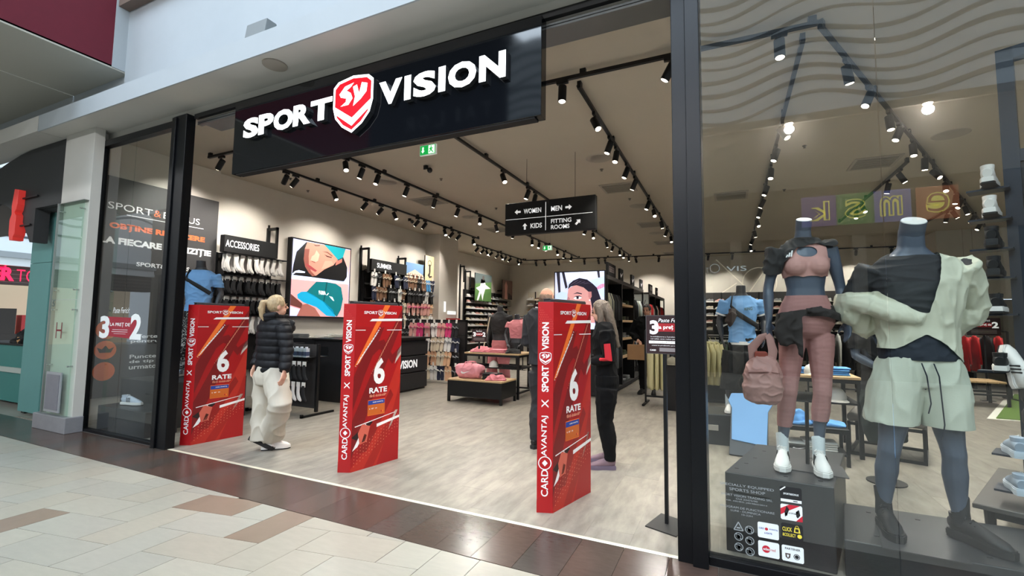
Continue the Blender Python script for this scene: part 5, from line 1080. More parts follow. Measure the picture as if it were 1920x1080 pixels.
MB().loft([(.055,.0,.25),(.065,-.005,.34),(.05,-.0,.42),(.035,0,.445)],[(.026,.007),(.03,.007),(.024,.006),(.02,.006)],10,ref=(1,.3,0)).build('shoulder_strap',BP,t,smooth=True)
MB().cbox((-.045,-.03,.27),(.03,.0,.335),.01).build('lining',M('lining_rust',(128,52,38),.7),t)
# ---- other mannequins
PNT=M('top_pink_dusty',(204,126,132),.8)
t=small_man((-4.46,8.95,0),0,'dark mannequin in a black crop tee and wide pink trousers behind the table',TEEB,PNT,.98,sleeve=1.42,hem=1.18,bothem=.1,botw=.035,A=AD,vox=.012)
m=MB(); m.loft([(-.2,-.1,1.55),(-.24,-.16,1.2),(-.3,-.18,.9),(-.34,-.16,.8)],[(.012,.006)]*4,6); m.build('light_strap',SC,t)
t=small_man((-3.7,8.16,.243),0,'dark half mannequin in a pink crop top standing on the taller table',PNT,None,.74,sleeve=1.44,hem=1.16,legs=False,A=(((-.20,0,1.57),(-.32,-.02,1.28),(-.19,-.16,1.02),(.4,-.2,-.3),(0,0,-1),.6),((.20,0,1.57),(.32,-.02,1.28),(.19,-.16,1.02),(-.4,-.2,-.3),(0,0,-1),.6)),vox=.012)
m=MB(); prof(m,MP[:5],.012); put(fuse(m,.014,3,.012,9,cut=lambda c:c.z>1.06),'dark_skirt',BLKM,t)
crumpled((-3.66,7.93,.83),.2,BLKM,'rumpled black garment in front of the half mannequin',s=(.12,.08,.08),seed=7)
GRC=M('cloth_dark_green',(24,34,30),.85)
t=small_man((1.27,5.35,0),.45,'black clothed mannequin with a bent grey arm between the two window mannequins',BLKM,None,.88,sleeve=1.36,hem=.92,legs=False,body=GREY,A=(((-.20,0,1.57),(-.28,.0,1.30),(-.14,-.2,1.16),(.6,-.3,-.3),(0,0,-1),.4),((.20,0,1.57),(.30,.02,1.28),(.12,-.22,1.10),(-.8,-.2,-.1),(0,0,-1),.4)),shoes=(SB,SB,SB,None))
m=MB(); m.loft([(0,0,1.0),(0,.0,.85),(.02,0,.6),(.03,-.01,.42)],[(.16,.12),(.2,.14),(.22,.13),(.19,.1)],20); put(fuse(m,.013,3,.022,7,(1.4,1.4,.5)),'hanging_cloth',GRC,t)
MB().cyl((0,0,.01),(0,0,.95),.014,10).loft([(0,0,0),(0,0,.012)],[.17,.17],24).build('stand',BLK,t)
PATT=M('trouser_pattern',(150,150,146),.8)
nt=PATT.node_tree; b=nt.nodes['Principled BSDF']; g=nt.nodes.new('ShaderNodeNewGeometry'); nz=nt.nodes.new('ShaderNodeTexNoise'); nz.inputs['Scale'].default_value=16; nz.inputs['Detail'].default_value=1.5; nz.inputs['Distortion'].default_value=1.4
cr=nt.nodes.new('ShaderNodeValToRGB'); cr.color_ramp.interpolation='CONSTANT'; cr.color_ramp.elements[0].color=(.01,.01,.011,1); cr.color_ramp.elements[1].position=.53; cr.color_ramp.elements[1].color=(.42,.42,.40,1); e=cr.color_ramp.elements.new(.59); e.color=(.01,.01,.011,1)
nt.links.new(g.outputs['Position'],nz.inputs['Vector']); nt.links.new(nz.outputs[0],cr.inputs[0]); nt.links.new(cr.outputs[0],b.inputs['Base Color'])
t=small_man((-6.95,4.15,.58),.6,'mannequin in patterned black and white trousers and pale blue shirt in the side window',BLUET,PATT,.93,hem=1.0,bothem=.1,botw=.02,A=AD,shoes=(M('shoe_ice',(190,200,214),.6),SW,SW,BLKM))
MB().loft([(-.12,-.06,1.64),(-.15,-.13,1.5),(.06,-.155,1.38),(.2,-.09,1.28)],[(.03,.01)]*4,10,ref=(0,0,1)).build('chest_strap',BLKM,t,smooth=True)
t=empty('side_window_plinth',(-6.9,4.0,0),0,'black plinth with slots under the patterned trousers mannequin','plinth'); MB().box((-.65,-.45,0),(.45,.6,.58)).build('body',PLN,t,bevel=.006)
def display_shoe(p,a,mats,label,s=1,nm='trainer',rz=0): 
    t=empty(nm,p,a,label,'shoe'); up_,sole,lace,stripe=mats
    o=foot_shoe(t,(0,-.06,0),pi,(up_,sole,lace,stripe),s,name='shoe_upper'); return t
t=empty('side_window_step',(-6.75,3.38,0),0,'low black step in front of the patterned trousers mannequin','plinth'); MB().box((-.5,-.2,0),(.55,.16,.30)).build('body',PLN,t,bevel=.006)
display_shoe((-6.9,3.36,.301),-1.3,(M('shoe_ice'),SW,SW,BLKM),'pale blue trainer on the low black step in the side window')
# ---- window furniture behind the mannequins
table(.55,6.12,1.28,6.95,.86,'black table of blue shirts and white caps behind the mannequin in leggings',shelf=.58,apron=.04)
t2=table(.50,5.72,1.08,6.08,.37,'low black table with sky blue shirts behind the mannequin in leggings',topm=BLK,apron=.03,th=.02,leg=.03,shelf=.12)
stack(1.05,6.35,.86,4,'blue','sky blue folded shirt in the pile at the table corner','sky blue shirts at the table corner'); stack(.72,6.4,.86,3,'blue','sky blue folded shirt in the pile left on the table','sky blue shirts left on the table',.1)
cap((.86,6.3,.86),.3,MC['cap_white'],'white cap between the piles of blue shirts'); cap((1.06,6.32,.58),.15,MC['cap_white'],'white cap on the table shelf behind the leg of the mannequin',s=1.35)
crumpled((.62,5.9,.37),.2,MC['cloth_blue'],'heap of rumpled sky blue shirt on the low black table',s=(.11,.12,.13),seed=2,amp=.035); crumpled((.93,5.9,.37),0,MC['cloth_blue'],'flat rumpled sky blue shirt at the right of the low table',s=(.13,.1,.04),seed=9,amp=.02)
stack(.62,5.9,.12,3,'white','white folded shirt low under the table','white shirts low under the table'); stack(.85,5.9,.12,4,'white','white folded shirt at the right under the low table','white shirts at the right under the table')
t=empty('box_trio',(.70,5.76,0),0,'black boxes with white ticks under the low table','box')
bpy.data.objects.remove(t)
for k in range(3):
    t=empty('tick_box',(.66,5.66,.003+.06*k),0,'flat black box with a white tick, %s from the floor under the low table'%od(k),'box','black tick boxes under the low table'); MB().cbox((-.11,-.0,0),(.06,.055,.058),.003).build('body',BLKM,t); c=Canvas((-.10,0,.008),(1,0,0),(0,0,1),.14,.045,.001); tick(c); c.build('emblem',t)
# ottoman
t=empty('ottoman',(1.6,6.6,0),-.30,'grey padded ottoman on a black cube frame behind the cream shorts','stool')
MB().cbox((-.33,-.36,.36),(.33,.36,.45),.02).build('cushion',M('ottoman_grey',(104,98,92),.75,var=.06),t,bevel=.012)
for sx in (-1,1):
    for sy in (-1,1): MB().box((sx*.33-(.03 if sx>0 else 0),sy*.36-(.03 if sy>0 else 0),0),(sx*.33+(.03 if sx<0 else 0),sy*.36+(.03 if sy<0 else 0),.36)).build('leg',BLK,t)
    for z in (0,.32):
        MB().box((-.33,sx*.36-(.03 if sx>0 else 0),z),(.33,sx*.36+(.03 if sx<0 else 0),z+.03)).build('rail',BLK,t); MB().box((sx*.33-(.03 if sx>0 else 0),-.36,z),(sx*.33+(.03 if sx<0 else 0),.36,z+.03)).build('rail',BLK,t)
# low dark table at the right
t=empty('dark_low_table',(1.96,4.36,0),-.467,'low dark slab table beside the hanging shoe display','table'); MB().cbox((-.35,-.6,.27),(.9,.62,.30),.004).build('tabletop',M('slab_top',(74,70,66),.5),t)
for a,b in ((-.28,-.53),(-.28,.5),(.8,-.53),(.8,.5)): MB().loft([(a,b,0),(a,b,.27)],[.02,.03],10).build('leg',BLK,t)
MB().box((-.3,-.55,.22),(.85,-.52,.27)).box((-.3,.5,.22),(.85,.53,.27)).build('apron',BLK,t)
# shoe display at the right edge of the window
NB=M('fixture_blue_black',(34,44,58),.4,.4)
t=empty('shoe_display_frame',(1.72,4.12,0),-.47,'tall blue-black display frame with shelves of single shoes at the window edge','shelving')
MB().box((-.03,-.03,0),(.05,.05,3.28)).build('post',NB,t); MB().box((.62,-.03,0),(.70,.05,3.28)).build('post',NB,t); MB().box((-.03,-.03,3.2),(.70,.05,3.28)).box((.05,-.02,2.5),(.62,.03,2.58)).build('crossbar',NB,t)
MB().box((.05,.0,.1),(.62,.02,2.5)).build('back_panel',M('fixture_panel',(22,28,36),.5),t)
zs=[2.33,2.13,1.93,1.74,1.50,1.13]; cm=[(SW,SW,SW,None),(SW,SW,SW,None),(SB,SB,SB,None),(SB,SB,SB,None),(SB,SW,SB,None),(SB,SW,SW,None)]
for i,(z,mt) in enumerate(zip(zs,cm)):
    o=MB().box((-.20,-.13,z-.014),(-.0,.0,z-.002)).build('shelf',NB,t)
    a=-.47; X=Matrix.Translation(V((1.72,4.12,0)))@Matrix.Rotation(a,4,'Z'); p=X@V((-.085,-.16,z))
    display_shoe(p,-.42,mt,'%s trainer seen from the heel, %s shelf of the window shoe display'%(['white','white','black','black','black and white','black and white'][i],od(i)),.95)
    p=X@V((.2,-.2,z)); MB().box((.08,-.2,z-.014),(.5,0,z-.002)).build('shelf',NB,t)
    display_shoe(p,-.42,(SR,SW,SW,None) if i<2 else mt,'%s trainer on the inner side, %s shelf of the window shoe display'%('red' if i<2 else 'dark',od(i)),.95)
t3=empty('trainer',(1.62,4.06,1.14),0,'white trainer standing upright on its heel in the window shoe display','shoe'); t3.rotation_euler=(R(78),0,.5); foot_shoe(t3,(0,-.06,0),pi,(SW,SW,SW,BLKM),.95,name='shoe_upper')
for i,z in enumerate((.62,.40)):
    p=Matrix.Translation(V((1.72,4.12,0)))@Matrix.Rotation(-.47,4,'Z')@V((-.05,-.16,z)); MB().box((-.15,-.2,z-.014),(.1,0,z-.002)).build('shelf',NB,t); display_shoe(p,-.2,(M('shoe_mist',(150,166,182),.6),M('sole_mist',(186,198,208),.6),SW,None),'pale blue-grey trainer, %s near the foot of the window shoe display'%['upper','lower'][i],.95)
for i,z in enumerate((1.0,.86,.74)):
    t4=empty('shoulder_bag',(1.76,4.02,z-.06),-.4,'black bag, %s of the bags hanging low on the window shoe display'%['top','middle','lowest'][i],'bag','black bags on the window shoe display'); m=MB(); m.loft([(-.1,0,.05),(-.09,0,.05),(.09,0,.05),(.1,0,.05)],[(.03,.03),(.05,.05),(.05,.05),(.03,.03)],14,ref=(0,1,0)); m.build('body',BLKM,t4,smooth=True); MB().loft([(-.07,0,.09),(0,0,.115),(.07,0,.09)],[.006]*3,6).build('handle',BLK,t4)
# promo sign on pole at the post
t=empty('pole_sign',(-.42,3.52,0),-.12,'pole sign reading 3 la pret de, half hidden by the black post','sign')
MB().prism([(-.12,-.12),(.1,-.17),(.14,.1),(-.08,.16)],0,.008).build('base_plate',M('plate_dark',(50,50,50),.45,.4),t); MB().box((-.012,-.012,.008),(.012,.012,1.2)).build('pole',BLK,t)
MB().box((-.13,-.02,1.19),(.19,-.005,1.47)).build('board',M('promo_frame',(90,90,92),.4,.5),t); c=Canvas((-.125,-.021,1.195),(1,0,0),(0,0,1),.31,.27,.0006)
c.rect(0,0,1,1,MC['promo_dark']); c.up(); c.rect(.22,.58,1,.8,MC['promo_red']); c.up(); c.text('Paste Fericit',.28,.83,.6,.1,PW,bold=0,shear=.25); c.text('3',.08,.5,.2,.38,PW,bold=.04); c.text('la preț de 2',.27,.62,.62,.13,PW); 
c.text('La achiziționarea a 2 produse din magazin',.1,.42,.8,.035,PW,bold=0); c.text('cel ieftin este redus pentru toate',.1,.36,.8,.035,PW,bold=0); c.rect(.06,.26,.94,.33,PW); c.text('PERIOADA CELOR MAI BUNE',.1,.28,.8,.03,BLKM,bold=0,k=c.k+1); c.text('valabil la produsele participante',.12,.19,.7,.03,PW,bold=0); c.rect(.3,.05,.94,.15,MC['print_grey2']); c.text('CARD',.08,.06,.14,.04,PW); c.build('printed_face',t)
# ---- decals on the glass
def decal(o,w_,h,label,fn,name='window_decal'):
    t=empty(name,o,0,label,'sticker'); c=Canvas((0,0,0),(1,0,0),(0,0,1),w_,h,.0004); fn(c); c.build('print',t); return t
DG=M('decal_grey',(150,156,158),.6); DW=M('decal_white',(228,232,232),.5); DK=M('decal_black',(26,26,28),.5)
Yg=3.0835
def d1(c):
    for x,y,w_,h,s in ((.0,.88,1,.08,'SPECIALLY EQUIPPED'),(.18,.76,.66,.08,'SPORTS SHOP'),(.02,.6,.95,.06,'SPORT VISION TRADING SRL'),(.3,.52,.4,.045,'CUI 33475/90'),(.12,.44,.75,.045,'NR. ARHEG. J40/4865/2014'),(0,.26,1,.06,'PROGRAM DE FUNCTIONARE'),(.2,.17,.55,.055,'LUNI - DUMINICA'),(.4,.09,.2,.045,'10-22H')): c.text(s,x,y,w_,h,DG,bold=0)
decal((-.065,Yg,.285),.28,.20,'grey shop information lettering on the glass at the foot of the tall plinth',d1)
def dcirc(k):
    def f(c):
        if k==0:
            for a,b in (((.0,.05),(1,.05)),((1,.05),(.5,1)),((.5,1),(0,.05))): c.line(*a,*b,.005,DG)
            c.rect(.3,.25,.7,.4,DG)
        else:
            c.ring(.5,.5,.023,.004,DG); c.line(.2,.8,.8,.2,.005,DG); [c.rect(.35,.3,.65,.6,DG),c.rect(.3,.3,.5,.7,DG),c.rect(.25,.45,.75,.55,DG),c.rect(.3,.35,.7,.65,DG),c.rect(.4,.3,.6,.75,DG)][0:0]
            [lambda:c.rect(.38,.3,.6,.65,DG),lambda:c.poly([(.32,.35),(.42,.65),(.6,.65),(.68,.35)],DG),lambda:c.rect(.26,.46,.74,.54,DG),lambda:c.rect(.3,.36,.7,.62,DG),lambda:c.poly([(.42,.25),(.5,.75),(.6,.3)],DG)][k-1]()
    return f
for k,(x,z,l) in enumerate(((.005,.215,'triangular camera warning'),(.062,.205,'no dogs'),(.005,.158,'no food'),(.062,.145,'no smoking'),(.005,.10,'no photography'),(.062,.085,'no skating'))): decal((x,Yg,z),.048,.048,l+' sign sticker at the bottom of the shop window',dcirc(k))
def card(bg,fn): 
    def f(c): c.poly([(.05,0),(.95,0),(1,.08),(1,.92),(.95,1),(.05,1),(0,.92),(0,.08)],bg); c.up(); fn(c)
    return f
def cb(c): c.rect(0.02,.04,.98,.22,DW); c.up(); c.text('SPORT&BONUS',.15,.5,.7,.12,DW); c.line(.0,.75,.25,1.0,.006,DW); c.rect(.6,.1,.8,.16,DK)
def ch(c): c.poly([(0,.3),(0,.7),(.4,1),(.9,1),(.3,.55)],M('decal_red',(190,30,50),.5)); c.poly([(.7,0),(1,0),(1,.4)],M('decal_red')); c.up(); c.poly([(.18,.5),(.28,.9),(.4,.7),(.3,.3),(.2,.2)],DK); c.poly([(.7,.6),(.85,.75),(.9,.4),(.78,.2),(.72,.3)],DK); c.poly([(.2,.28),(.8,.5),(.78,.66),(.2,.44)],DW); c.up(); c.text('TE ASTEPTAM',.26,.42,.46,.09,DK,shear=.2)
def cd(c): c.text('CARD',.06,.55,.24,.12,BLUE); c.disc(.42,.6,.008,M('decal_red')); c.text('AVANTAJ',.54,.55,.4,.12,BLUE); c.text('6 RATE',.32,.28,.36,.12,BLUE)
def ce(c): c.disc(.38,.5,.02,M('decal_red')); c.up(); c.text('eden',.24,.42,.32,.18,DW); c.text('red',.6,.42,.22,.18,M('decal_red'),bold=0)
YL=M('decal_yellow',(226,206,70),.5)
def cc_(c): c.text('CLICK',.06,.52,.44,.26,YL); c.text('&COLLECT',.06,.2,.6,.2,YL); c.poly([(.58,.5),(.88,.5),(.84,.82),(.62,.82)],YL); c.ring(.73,.86,.008,.002,YL); c.disc(.84,.3,.011,YL); c.up(); c.rect(.65,.56,.8,.74,DK)
def cp(c): c.text('PARTENER',.15,.74,.7,.13,DK); c.poly([(.15,.5),(.4,.5),(.38,.25),(.28,.15),(.17,.25)],M('crest_brown',(80,66,62),.6)); c.disc(.68,.36,.0155,DK); c.up(); c.ring(.68,.36,.012,.002,DW,n=16); c.poly([(.22,.42),(.33,.42),(.3,.25),(.25,.25)],DW)
for x,z,bg,fn,l in ((.245,.415,DK,cb,'black bonus card sticker, topmost in the sticker column on the shop window'),(.245,.32,DW,ch,'red and white sticker of two shoes below the bonus card sticker'),(.128,.2,DW,cd,'white card and six instalments sticker beside the warning signs'),(.245,.215,DK,cc_,'black sticker with yellow CLICK and COLLECT lettering'),(.128,.098,DW,ce,'white sticker with a red disc at the bottom of the window'),(.245,.098,DW,cp,'white PARTENER sticker with two crests')): decal((x,Yg,z),.105,.085,l,card(bg,fn))
def d32(c):
    c.poly([(.1,.1),(.9,.02),(.9,.75),(.1,.8)],M('decal_crimson',(150,28,48),.5)); c.up(); c.text('3',-.02,.0,.26,.82,DW,bold=.04); c.text('2',.76,.0,.27,.9,DW,bold=.04); c.text('LA PREȚ DE',.25,.42,.5,.16,DW); c.text('Paste Fericit',.3,.92,.42,.2,DW,bold=0,shear=.3); c.rect(.32,.32,.7,.335,DW); c.rect(.3,.25,.7,.265,DW); c.rect(.36,.18,.66,.19,DW)
decal((-7.12,3.0845,1.15),.88,.34,'3 la pret de 2 Easter sale decal on the side window',d32)
t=empty('shop_decal',(-.12,Yg,1.72),0,'faint etched shop lettering on the window beside the post','sticker'); c=Canvas((0,0,0),(1,0,0),(0,0,1),.26,.06,.0004); FD=M('decal_faint',(120,122,118),.7); c.ring(.2,.5,.028,.003,FD); c.text('VIS',.45,.15,.42,.5,FD,bold=0); c.text('T',.0,.1,.07,.5,FD,bold=0); c.build('print',t)
# white line graphics on the back wall
GLW=M('graphic_white',(236,230,214),.6,emit=.15); t=empty('wall_graphic',(.5,18.49,2.7),0,'thin white line court graphic on the back wall','decoration'); c=Canvas((-.6,18.49,2.3),(1,0,0),(0,0,1),2.4,1.6,.003); c.line(0,.0,.38,.4,.03,GLW); c.line(.1,.95,.5,.3,.03,GLW); c.line(.9,1,.55,.2,.03,GLW); c.ring(.68,.4,.55,.03,GLW); CB(c,'print',t)

# ================================================================== people
def head(t,p,yaw,skin,hair,s=1.0,bald=False,style='short',pitch=0):
    X=Matrix.Translation(V(p))@Matrix.Rotation(yaw,4,'Z')@Matrix.Rotation(pitch,4,'X')@Matrix.Scale(s,4)
    m=MB(); m.add(*ellp((0,.01,.02),(.074,.092,.10),X)); m.add(*ellp((0,-.03,-.045),(.056,.062,.065),X)); m.loft([(0,-.085,.02),(0,-.108,-.012),(0,-.088,-.024)],[.010,.014,.008],8,X=X)
    for sx in (-1,1): m.add(*ellp((sx*.076,.008,-.005),(.010,.02,.032),X))
    m.loft([(0,.015,-.05),(0,.02,-.12)],[.052,.054],14,X=X); m.loft([(-.026,-.078,-.055),(0,-.088,-.055),(.026,-.078,-.055)],[(.006,.005)]*3,6,X=X)
    put(fuse(m,.006,3),'head',skin,t)
    e=MB()
    for sx in (-1,1): e.add(*ellp((sx*.03,-.083,.012),(.012,.007,.006),X))
    e.build('eyes',M('eye_dark',(30,24,22),.3),t)
    e=MB()
    for sx in (-1,1): e.loft([(sx*.014,-.09,.03),(sx*.032,-.088,.036),(sx*.048,-.074,.03)],[.004]*3,6,X=X)
    e.build('eyebrows',hair,t); MB().loft([(-.022,-.086,-.054),(0,-.092,-.054),(.022,-.086,-.054)],[(.003,.004)]*3,6,X=X).build('lips',M('lips',(150,84,76),.5),t)
    h=MB(); iX=X.inverted()
    if bald: h.add(*ellp((0,.018,.004),(.079,.094,.075),X)); cut=lambda c:(iX@c).z>.06 or (iX@c).y<-.0 or (iX@c).z<-.05
    elif style=='short': h.add(*ellp((0,.016,.032),(.083,.099,.102),X)); cut=lambda c:((iX@c).y<-.055 and (iX@c).z<.075) or ((iX@c).z<0 and (iX@c).y<.02) or (iX@c).z<-.05
    elif style=='pony':
        h.add(*ellp((0,.016,.03),(.083,.1,.104),X)); h.loft([(0,.1,.05),(0,.15,.045),(.01,.16,-.02),(.01,.15,-.10),(.0,.14,-.16)],[.022,.032,.034,.026,.008],12,X=X); cut=lambda c:((iX@c).y<-.06 and (iX@c).z<.08) or ((iX@c).z<-.0 and (iX@c).y<.0)
    else:
        h.add(*ellp((0,.016,.03),(.086,.103,.104),X)); h.loft([(0,.05,.08),(0,.07,-.02),(.0,.075,-.16),(.0,.08,-.30),(.02,.085,-.42)],[(.07,.06),(.09,.06),(.095,.05),(.08,.04),(.04,.02)],16,X=X)
        for sx in (-1,1): h.loft([(sx*.07,.0,.06),(sx*.086,-.01,-.04),(sx*.085,-.03,-.18),(sx*.07,-.03,-.32)],[(.02,.03),(.02,.035),(.022,.035),(.012,.02)],10,X=X)
        cut=lambda c:((iX@c).y<-.06 and (iX@c).z<.085 and (iX@c).z>-.1)
    put(fuse(h,.007,2,.005,50,(1,1,.25),cut=cut),'hair',hair,t); return X
def ellp(c,r,X):
    q=MB().ell(c,r,14,X=X); return q.v,q.f
# woman walking in
PUFF=M('jacket_navy_black',(11,12,17),.6,spec=.25); PANT=M('trousers_offwhite',(186,179,165),.85,bump=.05,bscale=90)
t=empty('person',(-4.47,3.45,0),0,'woman in black quilted jacket and off-white wide trousers walking into the shop','person')
HB=M('hair_blonde',(168,146,112),.6,var=.2,scale=60,stretch=(1,1,.2)); sk=M('skin_fair',(214,164,140),.55)
head(t,(.03,.03,1.545),R(158),sk,HB,.97,style='pony')
m=MB(); prof(m,[(.84,0,.03,.17,.135),(.9,0,.03,.185,.145),(1.05,-.01,.03,.175,.135),(1.2,-.01,.03,.19,.14),(1.33,0,.03,.20,.13),(1.39,0,.03,.165,.105),(1.43,0,.03,.1,.08),(1.47,.01,.03,.085,.08)])
sR,eR,wR=(.17,.0,1.34),(.27,-.02,1.09),(.335,-.09,.88); sL,eL,wL=(-.19,.06,1.34),(-.27,.10,1.08),(-.24,-.0,.90)
m.loft([sR,V(sR).lerp(V(eR),.5),eR,V(eR).lerp(V(wR),.5),wR],[.075,.073,.064,.058,.05],14); m.loft([sL,V(sL).lerp(V(eL),.5),eL,V(eL).lerp(V(wL),.5),wL],[.075,.073,.064,.058,.05],14)
m.loft([(-.09,.1,1.42),(.0,.13,1.40),(.09,.1,1.42)],[.045,.055,.045],12); m.loft([(-.09,-.04,1.44),(0,-.07,1.43),(.1,-.03,1.45)],[.04,.045,.04],12); m.loft([(-.13,.10,1.36),(-.06,.17,1.31),(.04,.18,1.30),(.12,.12,1.36)],[(.04,.06),(.06,.08),(.06,.08),(.04,.06)],14)
me=fuse(m,.008,4)
push(me,lambda c: .014*abs(sin(c[2]*pi/.075+c[0]*.8))**.5-.006+.003*noise.noise(V(c)*24))
put(me,'quilted_jacket',PUFF,t)
m=MB(); hand(m,wR,(.1,-.25,-1),(-.8,-.2,0),1,.95,.5); m.cyl(wR,V(wR)+V((-.02,.02,.05)),.026,10); put(fuse(m,.005,3),'hand',sk,t)
m=MB(); hand(m,wL,(0,-.25,-1),(.8,0,0),-1,.95,.5); m.cyl(wL,V(wL)+V((0,.02,.05)),.026,10); put(fuse(m,.005,3),'hand',sk,t)
m=MB(); prof(m,[(.72,-.02,.03,.15,.13),(.8,-.02,.03,.175,.145),(.88,0,.03,.16,.135),(.93,0,.03,.15,.13)])
m.loft([(-.10,.04,.84),(-.12,.04,.6),(-.12,.03,.36),(-.10,.04,.12)],[(.115,.125),(.105,.115),(.10,.11),(.105,.12)],18)
m.loft([(.08,.0,.84),(.19,-.04,.66),(.27,-.06,.55),(.16,-.01,.40),(.02,.06,.26),(-.06,.1,.17)],[(.115,.125),(.105,.115),(.10,.11),(.10,.11),(.115,.12),(.13,.13)],18)
put(fuse(m,.008,4,.016,6,(1,1,.7),4),'trousers',PANT,t)
foot_shoe(t,(-.08,.08,.0),R(140),(SW,SW,SW,None),.98); foot_shoe(t,(-.16,-.02,.13),R(132),(SW,SB,SW,None),.98,pitch=-.5)
# long-haired woman at the gate
BK=M('clothes_black',(11,11,12),.9,spec=.2)
def person(p,rz,label,H_,skin,hair,yaw,top,bot,A,L,shoes,style='short',bald=False,jac=.03,name='top',pitch=0,botw=.02,tor=1.0,vox=.009,hp=(0,0)):
    """built 1.78 m tall, scaled to H_"""
    s=H_/1.78; t=empty('person',p,rz,label,'person'); t.scale=(s,)*3
    head(t,(hp[0],hp[1]-.02,1.665),yaw,skin,hair,1.0,bald,style,pitch)
    m=MB(); P=[(z*.93+.02,x+hp[0]*max(0,(z-1.0))*1.4,y+hp[1]*max(0,(z-1.0))*1.4,a*tor,b*tor) for z,x,y,a,b in MP[2:11]]; prof(m,P,jac-.008)
    for a in A: m.loft([a[0],V(a[0]).lerp(V(a[1]),.5),a[1],V(a[1]).lerp(V(a[2]),.5),a[2]],[.062+jac*.6,.058+jac*.6,.05+jac*.6,.044+jac*.5,.034+jac*.4],12)
    put(fuse(m,vox,4,.010,8,(1,1,.9),3,cut=lambda c:c.z<.93),name,top,t)
    for a,sd in zip(A,(-1,1)): m=MB(); hand(m,a[2],a[3],a[4],sd,1.0,a[5]); m.cyl(a[2],V(a[2]).lerp(V(a[1]),.15),.026,10); put(fuse(m,.006,3),'hand',skin,t)
    m=MB(); prof(m,[(z*.95,x,y,a,b) for z,x,y,a,b in MP[1:4]],.01); leg(m,*L[0],1.12,botw); leg(m,*L[1],1.12,botw); put(fuse(m,vox,4,.008,8,(1,1,.8),5,cut=lambda c:c.z<.09),'trousers',bot,t)
    for l,r in zip(L,shoes[1]): foot_shoe(t,(l[2][0],l[2][1],0),r,shoes[0],.98)
    return t
LS=(((-.09,0,.84),(-.10,-.02,.48),(-.11,.03,.09)),((.09,0,.84),(.10,-.02,.48),(.11,.03,.09)))
AF=(((-.19,0,1.46),(-.22,.04,1.18),(-.12,-.2,1.10),(.3,-.9,-.1),(0,0,-1),.5),((.19,0,1.46),(.22,.04,1.18),(.12,-.2,1.10),(-.3,-.9,-.1),(0,0,-1),.5))
AW=(((-.19,0,1.46),(-.20,.03,1.16),(-.10,-.15,1.13),(.3,-.9,-.1),(0,0,-1),.5),((.19,0,1.46),(.20,.03,1.16),(.10,-.15,1.13),(-.3,-.9,-.1),(0,0,-1),.5))
t=person((-1.12,4.66,0),-pi/2+.25,'long-haired woman in black with a red sleeve stripe behind the nearest gate',1.63,sk,M('hair_brown_grey',(96,84,72),.6,var=.3,scale=60,stretch=(1,1,.15)),-.05,BK,BK,AW,LS,((M('shoe_mauve',(122,98,106),.7),M('sole_plum',(110,96,112),.6),SB,None),(-.1,.15)),style='long',tor=.86,jac=.03,hp=(0,-.04),pitch=.25)
e=V(AF[0][0]).lerp(V(AF[0][1]),.1); f_=V(AF[0][1])
for sd,nm in ((0,'sleeve_panel'),):
    a=AW[1]; m=MB(); p0=V(a[0]).lerp(V(a[1]),.45)+V((.068,-.01,0)); p1=V(a[1])+V((.064,-.01,0)); p2=V(a[1]).lerp(V(a[2]),.5)+V((.055,0,.01)); m.loft([p0,p1,p2],[(.034,.02),(.04,.022),(.032,.02)],10,ref=(0,1,0)); m.build(nm,M('sleeve_red',(196,30,44),.7),t,smooth=True)
MB().loft([(-.045,-.148,1.66),(0,-.155,1.655),(.045,-.148,1.66)],[(.003,.012)]*3,6).build('glasses',BLKM,t)
person((-1.88,4.95,0),R(170),'balding man in a dark coat seen from behind over the nearest gate',1.80,M('skin_ruddy',(190,140,118),.6),M('hair_stubble',(120,98,84),.8),.0,M('coat_dark',(26,28,34),.8),M('trousers_charcoal',(34,34,38),.8),AF,LS,((SB,SB,SB,None),(.1,-.1)),bald=True,jac=.05)
tt=person((-1.50,9.75,0),-.1,'bearded man in a black hoodie holding a brown paper bag by the clothing unit',1.80,TAN,M('hair_black',(30,24,22),.7),-.05,BK,BK,(((-.19,0,1.46),(-.30,-.02,1.20),(-.14,-.18,1.08),(.6,-.5,-.5),(0,0,-1),.7),((.19,0,1.46),(.26,.04,1.18),(.22,-.08,.95),(0,-.2,-1),(-.5,0,0),.5)),LS,((SB,SB,SB,None),(-.1,.2)),jac=.045,pitch=.15)
t=empty('paper_bag',(-1.68,9.50,.70),.1,'brown paper carrier bag held by the man in the black hoodie','bag'); MB().prism([(-.17,-.06),(.17,-.06),(.17,.06),(-.17,.06)],0,.30).build('body',M('kraft_paper',(158,120,84),.8,var=.06),t,bevel=.004)
for y in (-.05,.05): MB().loft([(-.06,y,.29),(-.04,y*.6,.37),(.04,y*.6,.37),(.06,y,.29)],[.005]*4,6).build('handle',MC['kraft_paper'],t)
person((2.62,12.35,0),.4,'person in a mint shirt bending over a clothes rail between the window mannequins',1.70,TAN,MC['hair_black'],.5,M('shirt_mint',(176,208,196),.8),BK,AF,LS,((SB,SB,SB,None),(0,0)),hp=(.0,-.14),pitch=.4)

